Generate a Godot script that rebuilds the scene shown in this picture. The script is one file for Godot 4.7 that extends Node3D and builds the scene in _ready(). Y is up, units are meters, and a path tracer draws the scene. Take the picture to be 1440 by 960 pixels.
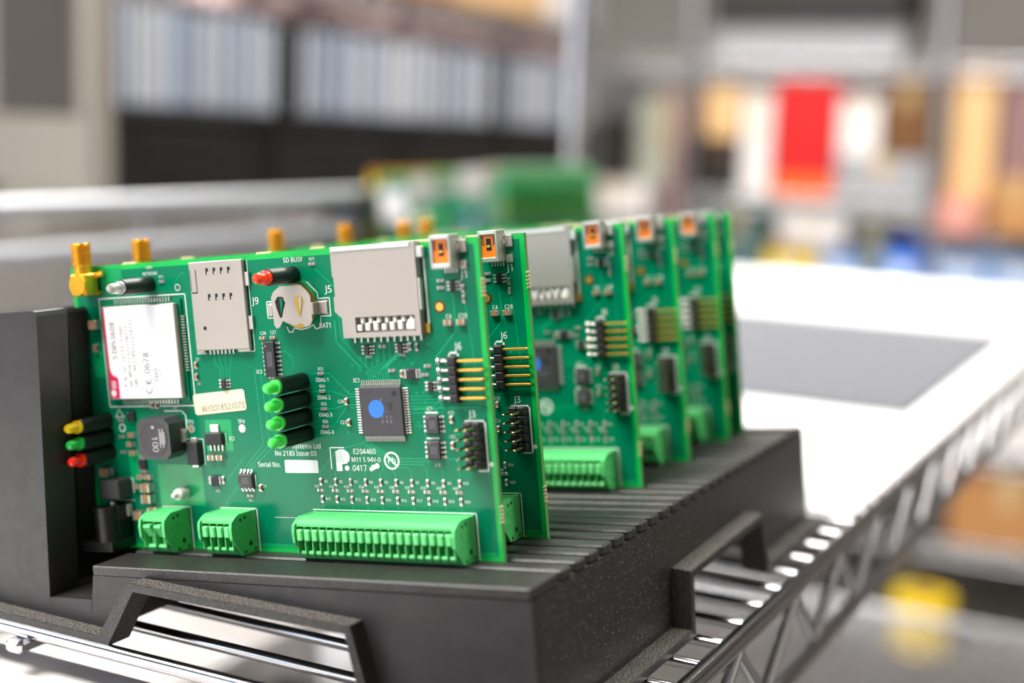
extends Node3D
# All measures below are millimetres unless a name says otherwise; U turns them into metres.
# Origin of the measures: lower right front corner of the nearest circuit board, 1 m above the floor.
const U := 0.001
const TILT := 7.5            # the rack's deck and the boards on it slope up to the right
const HOME := Vector3(0, 1.0, 0)
var M := {}                  # materials
var S := {}                  # shared meshes
var rng := RandomNumberGenerator.new()
var mono: Font
var sans: Font

# ---------------------------------------------------------------- geometry
class Shape:
	var st := SurfaceTool.new()
	func _init():
		st.begin(Mesh.PRIMITIVE_TRIANGLES)
	func tri(a: Vector3, b: Vector3, c: Vector3, na: Vector3, nb: Vector3, nc: Vector3):
		if (b - a).cross(c - a).dot(na + nb + nc) > 0.0:
			var t := b; b = c; c = t
			t = nb; nb = nc; nc = t
		st.set_normal(na); st.add_vertex(a * 0.001)
		st.set_normal(nb); st.add_vertex(b * 0.001)
		st.set_normal(nc); st.add_vertex(c * 0.001)
	func face(a: Vector3, b: Vector3, c: Vector3, out: Vector3):
		var n := (b - a).cross(c - a)
		if n.length_squared() < 1e-7: return
		n = n.normalized()
		if n.dot(out) < 0.0: n = -n
		tri(a, b, c, n, n, n)
	func quad(a: Vector3, b: Vector3, c: Vector3, d: Vector3, out: Vector3):
		face(a, b, c, out); face(a, c, d, out)
	# box from its lowest corner to its highest, chamfered
	func box(lo: Vector3, hi: Vector3, ch := 0.0) -> Shape:
		boxt(lo, hi, ch, Transform3D())
		return self
	func boxt(lo: Vector3, hi: Vector3, ch: float, t: Transform3D):
		var c := (lo + hi) / 2.0
		var h := (hi - lo) / 2.0
		ch = minf(ch, 0.49 * minf(h.x, minf(h.y, h.z)) * 2.0 * 0.9)
		var k := h - Vector3.ONE * ch
		var o := t * c
		for ax in 3:
			var b := (ax + 1) % 3
			var d := (ax + 2) % 3
			for s in [-1.0, 1.0]:
				var p := [Vector3(), Vector3(), Vector3(), Vector3()]
				var q := [[-1, -1], [1, -1], [1, 1], [-1, 1]]
				for i in 4:
					var v := Vector3()
					v[ax] = s * h[ax]; v[b] = q[i][0] * k[b]; v[d] = q[i][1] * k[d]
					p[i] = t * (c + v)
				var n := Vector3(); n[ax] = s
				quad(p[0], p[1], p[2], p[3], t.basis * n)
				if ch > 0.0:
					for s2 in [-1.0, 1.0]:
						var e := [Vector3(), Vector3(), Vector3(), Vector3()]
						var i := 0
						for u in [-1.0, 1.0]:
							var v1 := Vector3(); v1[ax] = s * h[ax]; v1[b] = s2 * k[b]; v1[d] = u * k[d]
							var v2 := Vector3(); v2[ax] = s * k[ax]; v2[b] = s2 * h[b]; v2[d] = u * k[d]
							e[i] = t * (c + v1); e[3 - i] = t * (c + v2); i += 1
						var m := Vector3(); m[ax] = s; m[b] = s2
						quad(e[0], e[1], e[2], e[3], t.basis * m)
		if ch > 0.0:
			for x in [-1.0, 1.0]:
				for y in [-1.0, 1.0]:
					for z in [-1.0, 1.0]:
						var g := Vector3(x, y, z)
						face(t * (c + g * Vector3(h.x, k.y, k.z)), t * (c + g * Vector3(k.x, h.y, k.z)), t * (c + g * Vector3(k.x, k.y, h.z)), t * (c + g * h) - o)
	# profile of (radius, distance) turned about the line from a towards b
	func lathe(a: Vector3, dir: Vector3, prof: Array, n := 16, smooth := true) -> Shape:
		dir = dir.normalized()
		var side := dir.cross(Vector3(0, 1, 0) if absf(dir.y) < 0.9 else Vector3(1, 0, 0)).normalized()
		var up := side.cross(dir)
		for i in prof.size() - 1:
			var p: Vector2 = prof[i]
			var q: Vector2 = prof[i + 1]
			var d := q - p
			if d.length() < 1e-6: continue
			var nn := Vector2(d.y, -d.x).normalized()   # outward in (radius, along)
			for k in n:
				var a0 := TAU * k / n
				var a1 := TAU * (k + 1) / n
				var r0 := side * cos(a0) + up * sin(a0)
				var r1 := side * cos(a1) + up * sin(a1)
				var n0 := r0 * nn.x + dir * nn.y
				var n1 := r1 * nn.x + dir * nn.y
				if not smooth:
					n0 = (n0 + n1).normalized(); n1 = n0
				var p0 := a + r0 * p.x + dir * p.y
				var p1 := a + r1 * p.x + dir * p.y
				var q0 := a + r0 * q.x + dir * q.y
				var q1 := a + r1 * q.x + dir * q.y
				if p.x > 1e-6: tri(p0, p1, q1, n0, n1, n1)
				if q.x > 1e-6: tri(p0, q1, q0, n0, n1, n0)
		return self
	func rod(a: Vector3, b: Vector3, r: float, n := 10, r2 := -1.0) -> Shape:
		var l := (b - a).length()
		lathe(a, b - a, [Vector2(0, 0), Vector2(r, 0), Vector2(r if r2 < 0 else r2, l), Vector2(0, l)], n)
		return self
	func tube(path: Array, r: float, n := 8) -> Shape:
		for i in path.size() - 1:
			rod(path[i], path[i + 1], r, n)
		return self
	func ball(c: Vector3, r: float, n := 10) -> Shape:
		var prof := []
		for i in n / 2 + 1:
			var a := PI * i / (n / 2)
			prof.append(Vector2(r * sin(a), r * (1 - cos(a))))
		lathe(c - Vector3(0, 0, r), Vector3(0, 0, 1), prof, n)
		return self
	# polygon (x, y) given depth from z0 to z1, with a chamfered front rim, placed by t
	func prism(pts: Array, z0: float, z1: float, t := Transform3D()) -> Shape:
		var poly := PackedVector2Array(pts)
		if not Geometry2D.is_polygon_clockwise(poly): poly.reverse()
		var idx := Geometry2D.triangulate_polygon(poly)
		for i in range(0, idx.size(), 3):
			for z in [z0, z1]:
				var n := Vector3(0, 0, 1 if z == maxf(z0, z1) else -1)
				face(t * _v(poly[idx[i]], z), t * _v(poly[idx[i + 1]], z), t * _v(poly[idx[i + 2]], z), t.basis * n)
		for i in poly.size():
			var p := poly[i]
			var q := poly[(i + 1) % poly.size()]
			var e := q - p
			var out := Vector3(e.y, -e.x, 0)   # replaced below by a test on the polygon
			var mid := (p + q) / 2 + Vector2(e.y, -e.x).normalized() * 1e-3
			if Geometry2D.is_point_in_polygon(mid, poly): out = -out
			quad(t * _v(p, z0), t * _v(q, z0), t * _v(q, z1), t * _v(p, z1), t.basis * out)
		return self
	func _v(p: Vector2, z: float) -> Vector3:
		return Vector3(p.x, p.y, z)
	# flat line of the given width on the plane z, with a little thickness
	func line(path: Array, w: float, z0: float, z1: float) -> Shape:
		for i in path.size() - 1:
			var a: Vector2 = path[i]
			var b: Vector2 = path[i + 1]
			var d := (b - a).normalized() * w / 2
			var n := Vector2(-d.y, d.x)
			var p := [a - d + n, b + d + n, b + d - n, a - d - n]
			quad(_v(p[0], z1), _v(p[1], z1), _v(p[2], z1), _v(p[3], z1), Vector3(0, 0, 1))
			for k in 4:
				var e: Vector2 = p[(k + 1) % 4] - p[k]
				quad(_v(p[k], z0), _v(p[(k + 1) % 4], z0), _v(p[(k + 1) % 4], z1), _v(p[k], z1), Vector3(-e.y, e.x, 0) if false else _v((p[k] + p[(k + 1) % 4]) / 2 - (a + b) / 2, 0))
		return self
	func disc(c: Vector2, r: float, z0: float, z1: float, n := 20) -> Shape:
		lathe(Vector3(c.x, c.y, z0), Vector3(0, 0, 1), [Vector2(0, 0), Vector2(r, 0), Vector2(r, z1 - z0), Vector2(0, z1 - z0)], n)
		return self
	func ring(c: Vector2, r0: float, r1: float, z0: float, z1: float, n := 24) -> Shape:
		lathe(Vector3(c.x, c.y, z0), Vector3(0, 0, 1), [Vector2(r0, z1 - z0), Vector2(r0, 0), Vector2(r1, 0), Vector2(r1, z1 - z0), Vector2(r0, z1 - z0)], n)
		return self

func mesh_of(list: Array) -> ArrayMesh:      # [shape, material, shape, material ...]
	var am := ArrayMesh.new()
	for i in range(0, list.size(), 2):
		list[i].st.commit(am)
		am.surface_set_material(am.get_surface_count() - 1, list[i + 1])
	return am

func numbered(parent: Node, called: String) -> String:
	if not parent.has_node(NodePath(called)): return called
	var k := 1
	while parent.has_node(NodePath("%s_%03d" % [called, k])): k += 1
	return "%s_%03d" % [called, k]

var counts := {}
func unique(parent: Node, called: String) -> String:
	var key := [parent.get_instance_id(), called]
	var k: int = counts.get(key, 0)
	counts[key] = k + 1
	return called if k == 0 else "%s_%03d" % [called, k]

func put(parent: Node, called: String, mesh: Mesh, at := Vector3.ZERO, turn_z := 0.0) -> MeshInstance3D:
	var o := MeshInstance3D.new()
	o.name = unique(parent, called)
	o.mesh = mesh
	o.position = at * U
	if turn_z != 0.0: o.rotation_degrees.z = turn_z
	parent.add_child(o, true)
	return o

func part(parent: Node, called: String, list: Array) -> MeshInstance3D:
	return put(parent, called, mesh_of(list))

func thing(called: String, label: String, category: String, at := Vector3.ZERO, group := "") -> Node3D:
	var o := Node3D.new()
	o.name = unique(self, called)
	o.position = at * U + HOME
	add_child(o, true)
	tag(o, label, category, group)
	return o

func tag(o: Node, label: String, category: String, group := "") -> void:
	o.set_meta("label", label); o.set_meta("category", category)
	if group != "": o.set_meta("group", group)

func stuff(o: Node) -> Node:
	o.set_meta("kind", "stuff")
	return o

func simple(called: String, list: Array, label: String, category: String, at := Vector3.ZERO, group := "") -> MeshInstance3D:
	var o := put(self, called, mesh_of(list), at)
	o.position += HOME
	tag(o, label, category, group)
	return o

func structure(called: String, list: Array, label: String) -> MeshInstance3D:
	var o := put(self, called, mesh_of(list))
	o.position += HOME
	o.set_meta("kind", "structure"); o.set_meta("label", label); o.set_meta("category", called.get_slice("_", 0))
	return o

func write(sh: Shape, text: String, at: Vector3, height: float, turn := 0.0, stretch := 1.0, font: Font = null) -> void:   # lettering, capitals `height` high, centred on `at`
	var tm := TextMesh.new()
	tm.font = font if font else sans
	tm.text = text
	tm.font_size = 32
	tm.pixel_size = 1.0
	tm.depth = 0.0
	tm.curve_step = 3.0
	var b := Basis(Vector3(0, 0, 1), deg_to_rad(turn)).scaled_local(Vector3(height / 23.0 * stretch, height / 23.0, 1.0) * U)
	var arr := tm.surface_get_arrays(0)
	var v: PackedVector3Array = arr[Mesh.ARRAY_VERTEX]
	var ix = arr[Mesh.ARRAY_INDEX]
	var n: int = ix.size() if ix != null else v.size()
	for i in range(0, n, 3):
		var p := []
		for k in 3:
			var w: Vector3 = v[ix[i + k]] if ix != null else v[i + k]
			p.append((b * Vector3(w.x, w.y, 0)) / U + at)
		if (p[1] - p[0]).cross(p[2] - p[0]).length() > 1e-7:
			sh.face(p[0], p[1], p[2], Vector3(0, 0, 1))

func v2(x: float, y: float) -> Vector2: return Vector2(x, y)
func v3(x: float, y: float, z: float) -> Vector3: return Vector3(x, y, z)

# ---------------------------------------------------------------- materials
func mat(called: String, c: Color, rough := 0.5, metal := 0.0, spec := 0.5) -> StandardMaterial3D:
	var m := StandardMaterial3D.new()
	m.resource_name = called
	m.albedo_color = c
	m.roughness = rough
	m.metallic = metal
	m.metallic_specular = spec
	M[called] = m
	return m

func noise_tex(freq: float, lo: Color, hi: Color, seed_ := 1, octaves := 4, size := 256) -> NoiseTexture2D:
	var n := FastNoiseLite.new()
	n.seed = seed_; n.frequency = freq; n.fractal_octaves = octaves
	var t := NoiseTexture2D.new()
	t.width = size; t.height = size; t.seamless = true; t.noise = n
	var g := Gradient.new()
	g.set_color(0, lo); g.set_color(1, hi)
	t.color_ramp = g
	return t

func grain(m: StandardMaterial3D, tex: Texture2D, scale: float, slot := "albedo"):
	m.uv1_triplanar = true
	m.uv1_scale = Vector3.ONE * scale
	if slot == "albedo": m.albedo_texture = tex
	elif slot == "rough": m.roughness_texture = tex
	elif slot == "height":
		m.heightmap_enabled = true; m.heightmap_texture = tex

func materials() -> void:
	mat("margin", Color(0.02, 0.72, 0.30), 0.25)
	mat("pour", Color(0.0, 0.47, 0.33), 0.2, 0.0, 0.4)
	mat("zone", Color(0.01, 0.62, 0.36), 0.2)
	mat("trace", Color(0.05, 0.64, 0.44), 0.2)
	mat("laminate", Color(0.40, 0.60, 0.35), 0.7)
	mat("stub", Color(0.85, 0.80, 0.62), 0.8)
	mat("silk", Color(0.93, 0.95, 0.93), 0.6)
	mat("solder", Color(0.86, 0.85, 0.83), 0.28, 0.85)
	mat("tin", Color(0.82, 0.81, 0.79), 0.35, 0.7)
	mat("steel", Color(0.70, 0.665, 0.63), 0.5, 0.6)
	mat("steel_edge", Color(0.90, 0.88, 0.85), 0.3, 0.8)
	mat("gold", Color(1.0, 0.76, 0.22), 0.3, 0.8)
	mat("gold_pin", Color(1.0, 0.80, 0.36), 0.28, 0.8)
	mat("pin_tin", Color(0.70, 0.68, 0.52), 0.22, 0.95)
	mat("brass", Color(0.72, 0.60, 0.28), 0.4, 0.8)
	mat("chip", Color(0.25, 0.24, 0.255), 0.5)
	mat("chip_dark", Color(0.12, 0.115, 0.12), 0.5)
	mat("ferrite", Color(0.24, 0.24, 0.25), 0.3)
	mat("print", Color(0.72, 0.71, 0.68), 0.6)
	mat("black", Color(0.055, 0.052, 0.055), 0.35)
	mat("hole", Color(0.02, 0.02, 0.02), 0.8)
	mat("ceramic", Color(0.62, 0.46, 0.32), 0.5)
	mat("resistor", Color(0.56, 0.50, 0.50), 0.5)
	mat("terminal", Color(0.34, 0.80, 0.45), 0.42)
	mat("lever", Color(0.42, 0.86, 0.52), 0.4)
	mat("cavity", Color(0.03, 0.20, 0.08), 0.7)
	mat("orange", Color(0.95, 0.50, 0.04), 0.35)
	mat("orange_deep", Color(0.30, 0.11, 0.02), 0.5)
	mat("paper", Color(0.92, 0.92, 0.93), 0.8)
	mat("label_cream", Color(0.95, 0.90, 0.76), 0.6)
	mat("ink", Color(0.13, 0.125, 0.13), 0.7)
	mat("ink_grey", Color(0.45, 0.45, 0.47), 0.7)
	mat("magenta", Color(0.86, 0.10, 0.36), 0.5)
	mat("blue_dot", Color(0.20, 0.50, 0.95), 0.6)
	mat("peg", Color(0.92, 0.91, 0.88), 0.4)
	for c in [["lens_green", Color(0.36, 1.0, 0.42)], ["lens_red", Color(1.0, 0.16, 0.08)], ["lens_yellow", Color(1.0, 0.86, 0.06)], ["lens_dark_green", Color(0.10, 0.78, 0.30)], ["lens_clear", Color(0.92, 0.92, 0.90, 0.35)], ["lens_orange", Color(1.0, 0.28, 0.12)]]:
		var m := mat(c[0], c[1], 0.08)
		m.clearcoat_enabled = true; m.clearcoat_roughness = 0.03
		m.backlight_enabled = true; m.backlight = Color(c[1].r, c[1].g, c[1].b) * 0.7
		if c[0] == "lens_clear":
			m.backlight_enabled = false
			m.refraction_enabled = true; m.refraction_scale = 0.05; m.transparency = BaseMaterial3D.TRANSPARENCY_ALPHA
	# rack: black moulded conductive plastic, dusty
	var rk := mat("rack", Color(1, 1, 1), 0.40)
	grain(rk, noise_tex(0.02, Color(0.135, 0.127, 0.134), Color(0.18, 0.17, 0.176), 5, 5), 14.0)
	rk.roughness_texture = noise_tex(0.05, Color(0.6, 0.6, 0.6), Color(1, 1, 1), 9, 4)
	rk.roughness = 0.55
	var rt := mat("rack_dusty", Color(1, 1, 1), 0.42)
	var dust := noise_tex(0.22, Color(0.07, 0.068, 0.07), Color(0.46, 0.44, 0.42), 11, 3, 512)
	var g := Gradient.new()
	g.set_color(0, Color(0.12, 0.115, 0.115)); g.set_color(1, Color(0.75, 0.72, 0.68))
	g.add_point(0.5, Color(0.135, 0.13, 0.13)); g.add_point(0.7, Color(0.22, 0.21, 0.20))
	dust.color_ramp = g
	grain(rt, dust, 16.0)
	rt.heightmap_enabled = true; rt.heightmap_texture = noise_tex(0.06, Color(0, 0, 0), Color(1, 1, 1), 21, 3); rt.heightmap_scale = 0.012
	var dust_tex := noise_tex(0.2, Color(0.13, 0.125, 0.12), Color(0.80, 0.78, 0.74), 15, 3, 512)
	var dg := Gradient.new()
	dg.set_color(0, Color(0.13, 0.125, 0.12)); dg.set_color(1, Color(0.80, 0.78, 0.74))
	dg.add_point(0.45, Color(0.18, 0.172, 0.165)); dg.add_point(0.62, Color(0.38, 0.365, 0.345))
	dust_tex.color_ramp = dg
	var dm := mat("dust", Color(1, 1, 1), 0.9)
	grain(dm, dust_tex, 14.0)
	mat("zinc", Color(0.72, 0.73, 0.75), 0.42, 0.8)
	mat("rack_edge", Color(0.20, 0.19, 0.19), 0.5)
	mat("chrome", Color(0.76, 0.76, 0.775), 0.13, 1.0)
	mat("white_metal", Color(0.85, 0.85, 0.85), 0.5)
	var lf := mat("lamp_face", Color(0.95, 0.95, 0.95), 0.6)
	lf.emission_enabled = true; lf.emission = Color(1, 0.985, 0.96); lf.emission_energy_multiplier = 3.0
	var rs := mat("rack_specks", Color(1, 1, 1), 0.38)
	var fl := FastNoiseLite.new()
	fl.noise_type = FastNoiseLite.TYPE_CELLULAR; fl.seed = 4; fl.frequency = 0.05; fl.cellular_return_type = FastNoiseLite.RETURN_DISTANCE
	var ft := NoiseTexture2D.new()
	ft.width = 512; ft.height = 512; ft.seamless = true; ft.noise = fl
	var fg := Gradient.new()
	fg.set_color(0, Color(0.85, 0.82, 0.78)); fg.set_color(1, Color(0.15, 0.14, 0.137))
	fg.add_point(0.16, Color(0.6, 0.57, 0.54)); fg.add_point(0.27, Color(0.15, 0.14, 0.137))
	ft.color_ramp = fg
	grain(rs, ft, 22.0)
	mat("sheet", Color(0.97, 0.97, 0.97), 0.75)

# ---------------------------------------------------------------- the room's light and the camera
func camera_and_light() -> void:
	var cam := Camera3D.new()
	cam.name = "camera"
	var at := CameraAttributesPhysical.new()
	at.frustum_focal_length = 50.0
	at.frustum_focus_distance = 0.402
	at.frustum_near = 0.02
	at.frustum_far = 60.0
	at.exposure_aperture = 4.5
	cam.attributes = at
	cam.fov = rad_to_deg(2.0 * atan(480.0 / 2000.0))
	cam.near = 0.02; cam.far = 60.0
	add_child(cam)
	cam.position = v3(164.45, 111.86, 326.5) * U + HOME
	cam.basis = Basis(v3(0.89, 0.03632, -0.45451), v3(-0.09725, 0.98901, -0.1114), v3(0.44547, 0.14334, 0.88375)).orthonormalized()
	cam.current = true
	var we := WorldEnvironment.new()
	we.name = "environment"
	var e := Environment.new()
	e.background_mode = Environment.BG_SKY
	var sky := Sky.new()
	var sm := ProceduralSkyMaterial.new()
	sm.sky_top_color = Color(0.5, 0.6, 0.75); sm.sky_horizon_color = Color(0.8, 0.83, 0.86)
	sm.ground_bottom_color = Color(0.35, 0.34, 0.32); sm.ground_horizon_color = Color(0.7, 0.7, 0.7)
	sm.sky_energy_multiplier = SKY; sm.ground_energy_multiplier = SKY
	sky.sky_material = sm
	e.sky = sky
	e.tonemap_mode = Environment.TONE_MAPPER_LINEAR
	e.tonemap_exposure = EXPOSURE
	e.sdfgi_enabled = true; e.ssao_enabled = true; e.ssil_enabled = true
	we.environment = e
	add_child(we)

const EXPOSURE := 1.08
const SKY := 2.6
const CEIL := 1900.0         # above HOME: 2.9 m over the floor
const LAMPS := [[-750.0, 900.0, 8.5], [-2100.0, 600.0, 4.0], [1300.0, -1000.0, 3.6], [-1100.0, -1500.0, 2.6], [-200.0, -2050.0, 3.4], [-1500.0, -2300.0, 2.6]]  # third panel is added, unseen, to brighten the chrome rail

func ceiling_lamp(x: float, z: float, energy: float, label: String) -> void:
	var t := thing("ceiling_lamp", label, "ceiling lamp", v3(x, CEIL - 30, z), "ceiling panels")
	part(t, "frame", [Shape.new().box(v3(-620, -6, -320), v3(620, 30, -300), 2).box(v3(-620, -6, 300), v3(620, 30, 320), 2).box(v3(-620, -6, -300), v3(-600, 30, 300), 2).box(v3(600, -6, -300), v3(620, 30, 300), 2), M.white_metal])
	part(t, "diffuser", [Shape.new().box(v3(-600, 0, -300), v3(600, 8, 300)), M.lamp_face])
	var l := AreaLight3D.new()
	l.name = "lamp_light"
	l.area_size = Vector2(1.2, 0.6)
	l.light_energy = energy
	l.light_color = Color(1.0, 0.985, 0.96)
	l.shadow_enabled = true
	l.area_range = 20.0
	l.area_attenuation = 2.0
	t.add_child(l)
	l.position = v3(0, -10, 0) * U
	l.rotation_degrees.x = -90

# ---------------------------------------------------------------- circuit board
func box1(lo: Vector3, hi: Vector3, ch := 0.0) -> Shape:
	return Shape.new().box(lo, hi, ch)

func small_meshes() -> void:
	# chip resistor and capacitors lie along x, 1.6 or 2 mm long
	for r in [["res", 1.7, 0.85, 0.45, "resistor"], ["cap", 1.7, 0.9, 0.8, "ceramic"], ["res_big", 2.1, 1.3, 0.6, "resistor"], ["cap_big", 2.3, 1.5, 1.2, "ceramic"], ["cap_huge", 3.6, 2.6, 2.2, "ceramic"]]:
		var l: float = r[1] / 2
		var w: float = r[2] / 2
		var h: float = r[3]
		var e := l * 0.42
		S[r[0]] = mesh_of([box1(v3(-l + e, -w, 0.03), v3(l - e, w, h * 0.94), 0.04), M[r[4]],
			box1(v3(-l, -w, 0), v3(-l + e, w, h), 0.08).box(v3(l - e, -w, 0), v3(l, w, h), 0.08).box(v3(-l - 0.25, -w, 0), v3(-l, w, 0.15)).box(v3(l, -w, 0), v3(l + 0.25, w, 0.15)), M.solder])
	# LED in a tall black spacer, standing out of the board
	var barrel := Shape.new()
	barrel.lathe(v3(0, 0, 0), v3(0, 0, 1), [v2(0, 0), v2(2.35, 0), v2(2.35, 12.2), v2(2.2, 12.4), v2(0, 12.4)], 20)
	barrel.box(v3(-2.35, -0.25, 0.0), v3(-2.1, 0.25, 12.2))
	S.spacer = mesh_of([barrel, M.black])
	S.spacer_seam = mesh_of([box1(v3(1.6, -1.75, 0.2), v3(1.95, -1.4, 12.0), 0.08), M.rack_edge])
	for c in ["lens_green", "lens_red", "lens_yellow", "lens_dark_green", "lens_clear", "lens_orange"]:
		var ln := Shape.new()
		ln.lathe(v3(0, 0, 12.4), v3(0, 0, 1), [v2(0, 0), v2(2.05, 0), v2(2.05, 1.0), v2(1.55, 1.05), v2(1.55, 3.6), v2(1.43, 4.3), v2(1.1, 4.85), v2(0.6, 5.15), v2(0, 5.25)], 18)
		S[c] = mesh_of([ln, M[c]])
		var die := Shape.new()
		die.box(v3(-0.55, -0.3, 12.5), v3(-0.2, 0.3, 14.6), 0.05).box(v3(0.15, -0.3, 12.5), v3(0.4, 0.3, 14.2), 0.05)
		S.die = mesh_of([die, M.tin])
	# small outline packages
	S.so8 = soic_body(4.0, 5.0, 1.5, "chip")
	S.so8_pins = soic_pins(4, 1.27, 4.0)
	S.so16 = soic_body(3.9, 10.0, 1.6, "chip_dark")
	S.so16_pins = soic_pins(8, 1.27, 3.9)
	S.sot = soic_body(1.7, 2.9, 1.1, "chip_dark")
	S.sot_pins = soic_pins(3, 0.95, 1.7)
	S.qfn = soic_body(3.0, 3.0, 0.9, "chip_dark")
	S.qfn_pins = soic_pins(5, 0.5, 3.0)
	# gold pin, square, pointed, lying along x
	var p := Shape.new()
	p.box(v3(0, -0.32, -0.32), v3(7.3, 0.32, 0.32), 0.06)
	p.lathe(v3(7.3, 0, 0), v3(1, 0, 0), [v2(0.42, 0), v2(0.24, 0.7), v2(0, 0.75)], 4)
	S.pin = mesh_of([p, M.gold_pin])
	S.pin_tin = mesh_of([p, M.pin_tin])
	var pt := Shape.new()
	pt.lathe(v3(0, 0, 0), v3(1, 0, 0), [v2(0, 0), v2(0.95, 0.05), v2(0.85, 0.6), v2(0.42, 1.1), v2(0, 1.2)], 10).box(v3(-0.6, -0.55, -1.2), v3(1.9, 0.55, -0.75), 0.1).rod(v3(0.3, 0, 0), v3(4.2, 0, 0), 0.35, 6)
	S.solder_joint = mesh_of([pt, M.solder])
	# stubs left where the board was snapped from its panel
	var sb := Shape.new()
	for k in 5:
		sb.lathe(v3(-0.35, (k - 2) * 1.05, -0.8), v3(1, 0, 0), [v2(0, 0), v2(0.5, 0), v2(0.42, 0.75), v2(0.15, 0.85), v2(0, 0.85)], 7)
		sb.box(v3(-0.3, (k - 2) * 1.05 - 0.3, -1.2), v3(0.1, (k - 2) * 1.05 + 0.3, 0.05), 0.1)
	S.stubs = mesh_of([sb, M.stub])

func soic_body(w: float, l: float, h: float, m: String) -> ArrayMesh:
	var s := box1(v3(-w / 2, -l / 2, 0.15), v3(w / 2, l / 2, h), 0.18)
	var d := Shape.new().disc(v2(-w * 0.28, l * 0.38), minf(0.35, w * 0.1), h, h + 0.02, 10)
	for k in 3:
		if l > 3.5: d.box(v3(-w * 0.16 + k * w * 0.16, -l * 0.22, h), v3(-w * 0.10 + k * w * 0.16, l * 0.22, h + 0.015))
	return mesh_of([s, M[m], d, M.ink_grey])

func soic_pins(n: int, pitch: float, w: float) -> ArrayMesh:
	var s := Shape.new()
	for k in n:
		var y := (k - (n - 1) / 2.0) * pitch
		for d in [-1.0, 1.0]:
			var x0: float = d * w / 2
			var f := pitch * 0.17 + 0.06
			s.box(v3(minf(x0, x0 + d * 0.45), y - f, 0.55), v3(maxf(x0, x0 + d * 0.45), y + f, 0.8), 0.05)
			s.box(v3(minf(x0 + d * 0.3, x0 + d * 0.55), y - f, 0.02), v3(maxf(x0 + d * 0.3, x0 + d * 0.55), y + f, 0.8), 0.05)
			s.box(v3(minf(x0 + d * 0.4, x0 + d * 1.25), y - f * 1.25, 0.0), v3(maxf(x0 + d * 0.4, x0 + d * 1.25), y + f * 1.25, 0.25), 0.06)
	return mesh_of([s, M.solder])

func chip(b: Node3D, called: String, body: String, at: Vector3, turn := 0.0) -> MeshInstance3D:
	var o := put(b, called, S[body], at, turn)
	stuff(put(o, "pins", S[body + "_pins"]))
	return o

func led(b: Node3D, lens: String, x: float, y: float, label := "") -> void:
	var o := put(b, "led", S[lens], v3(x, y, 0))
	put(o, "spacer", S.spacer)
	put(o, "seam", S.spacer_seam)
	if lens == "lens_clear": put(o, "die", S.die)
	if label != "": o.set_meta("label", label)

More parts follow.
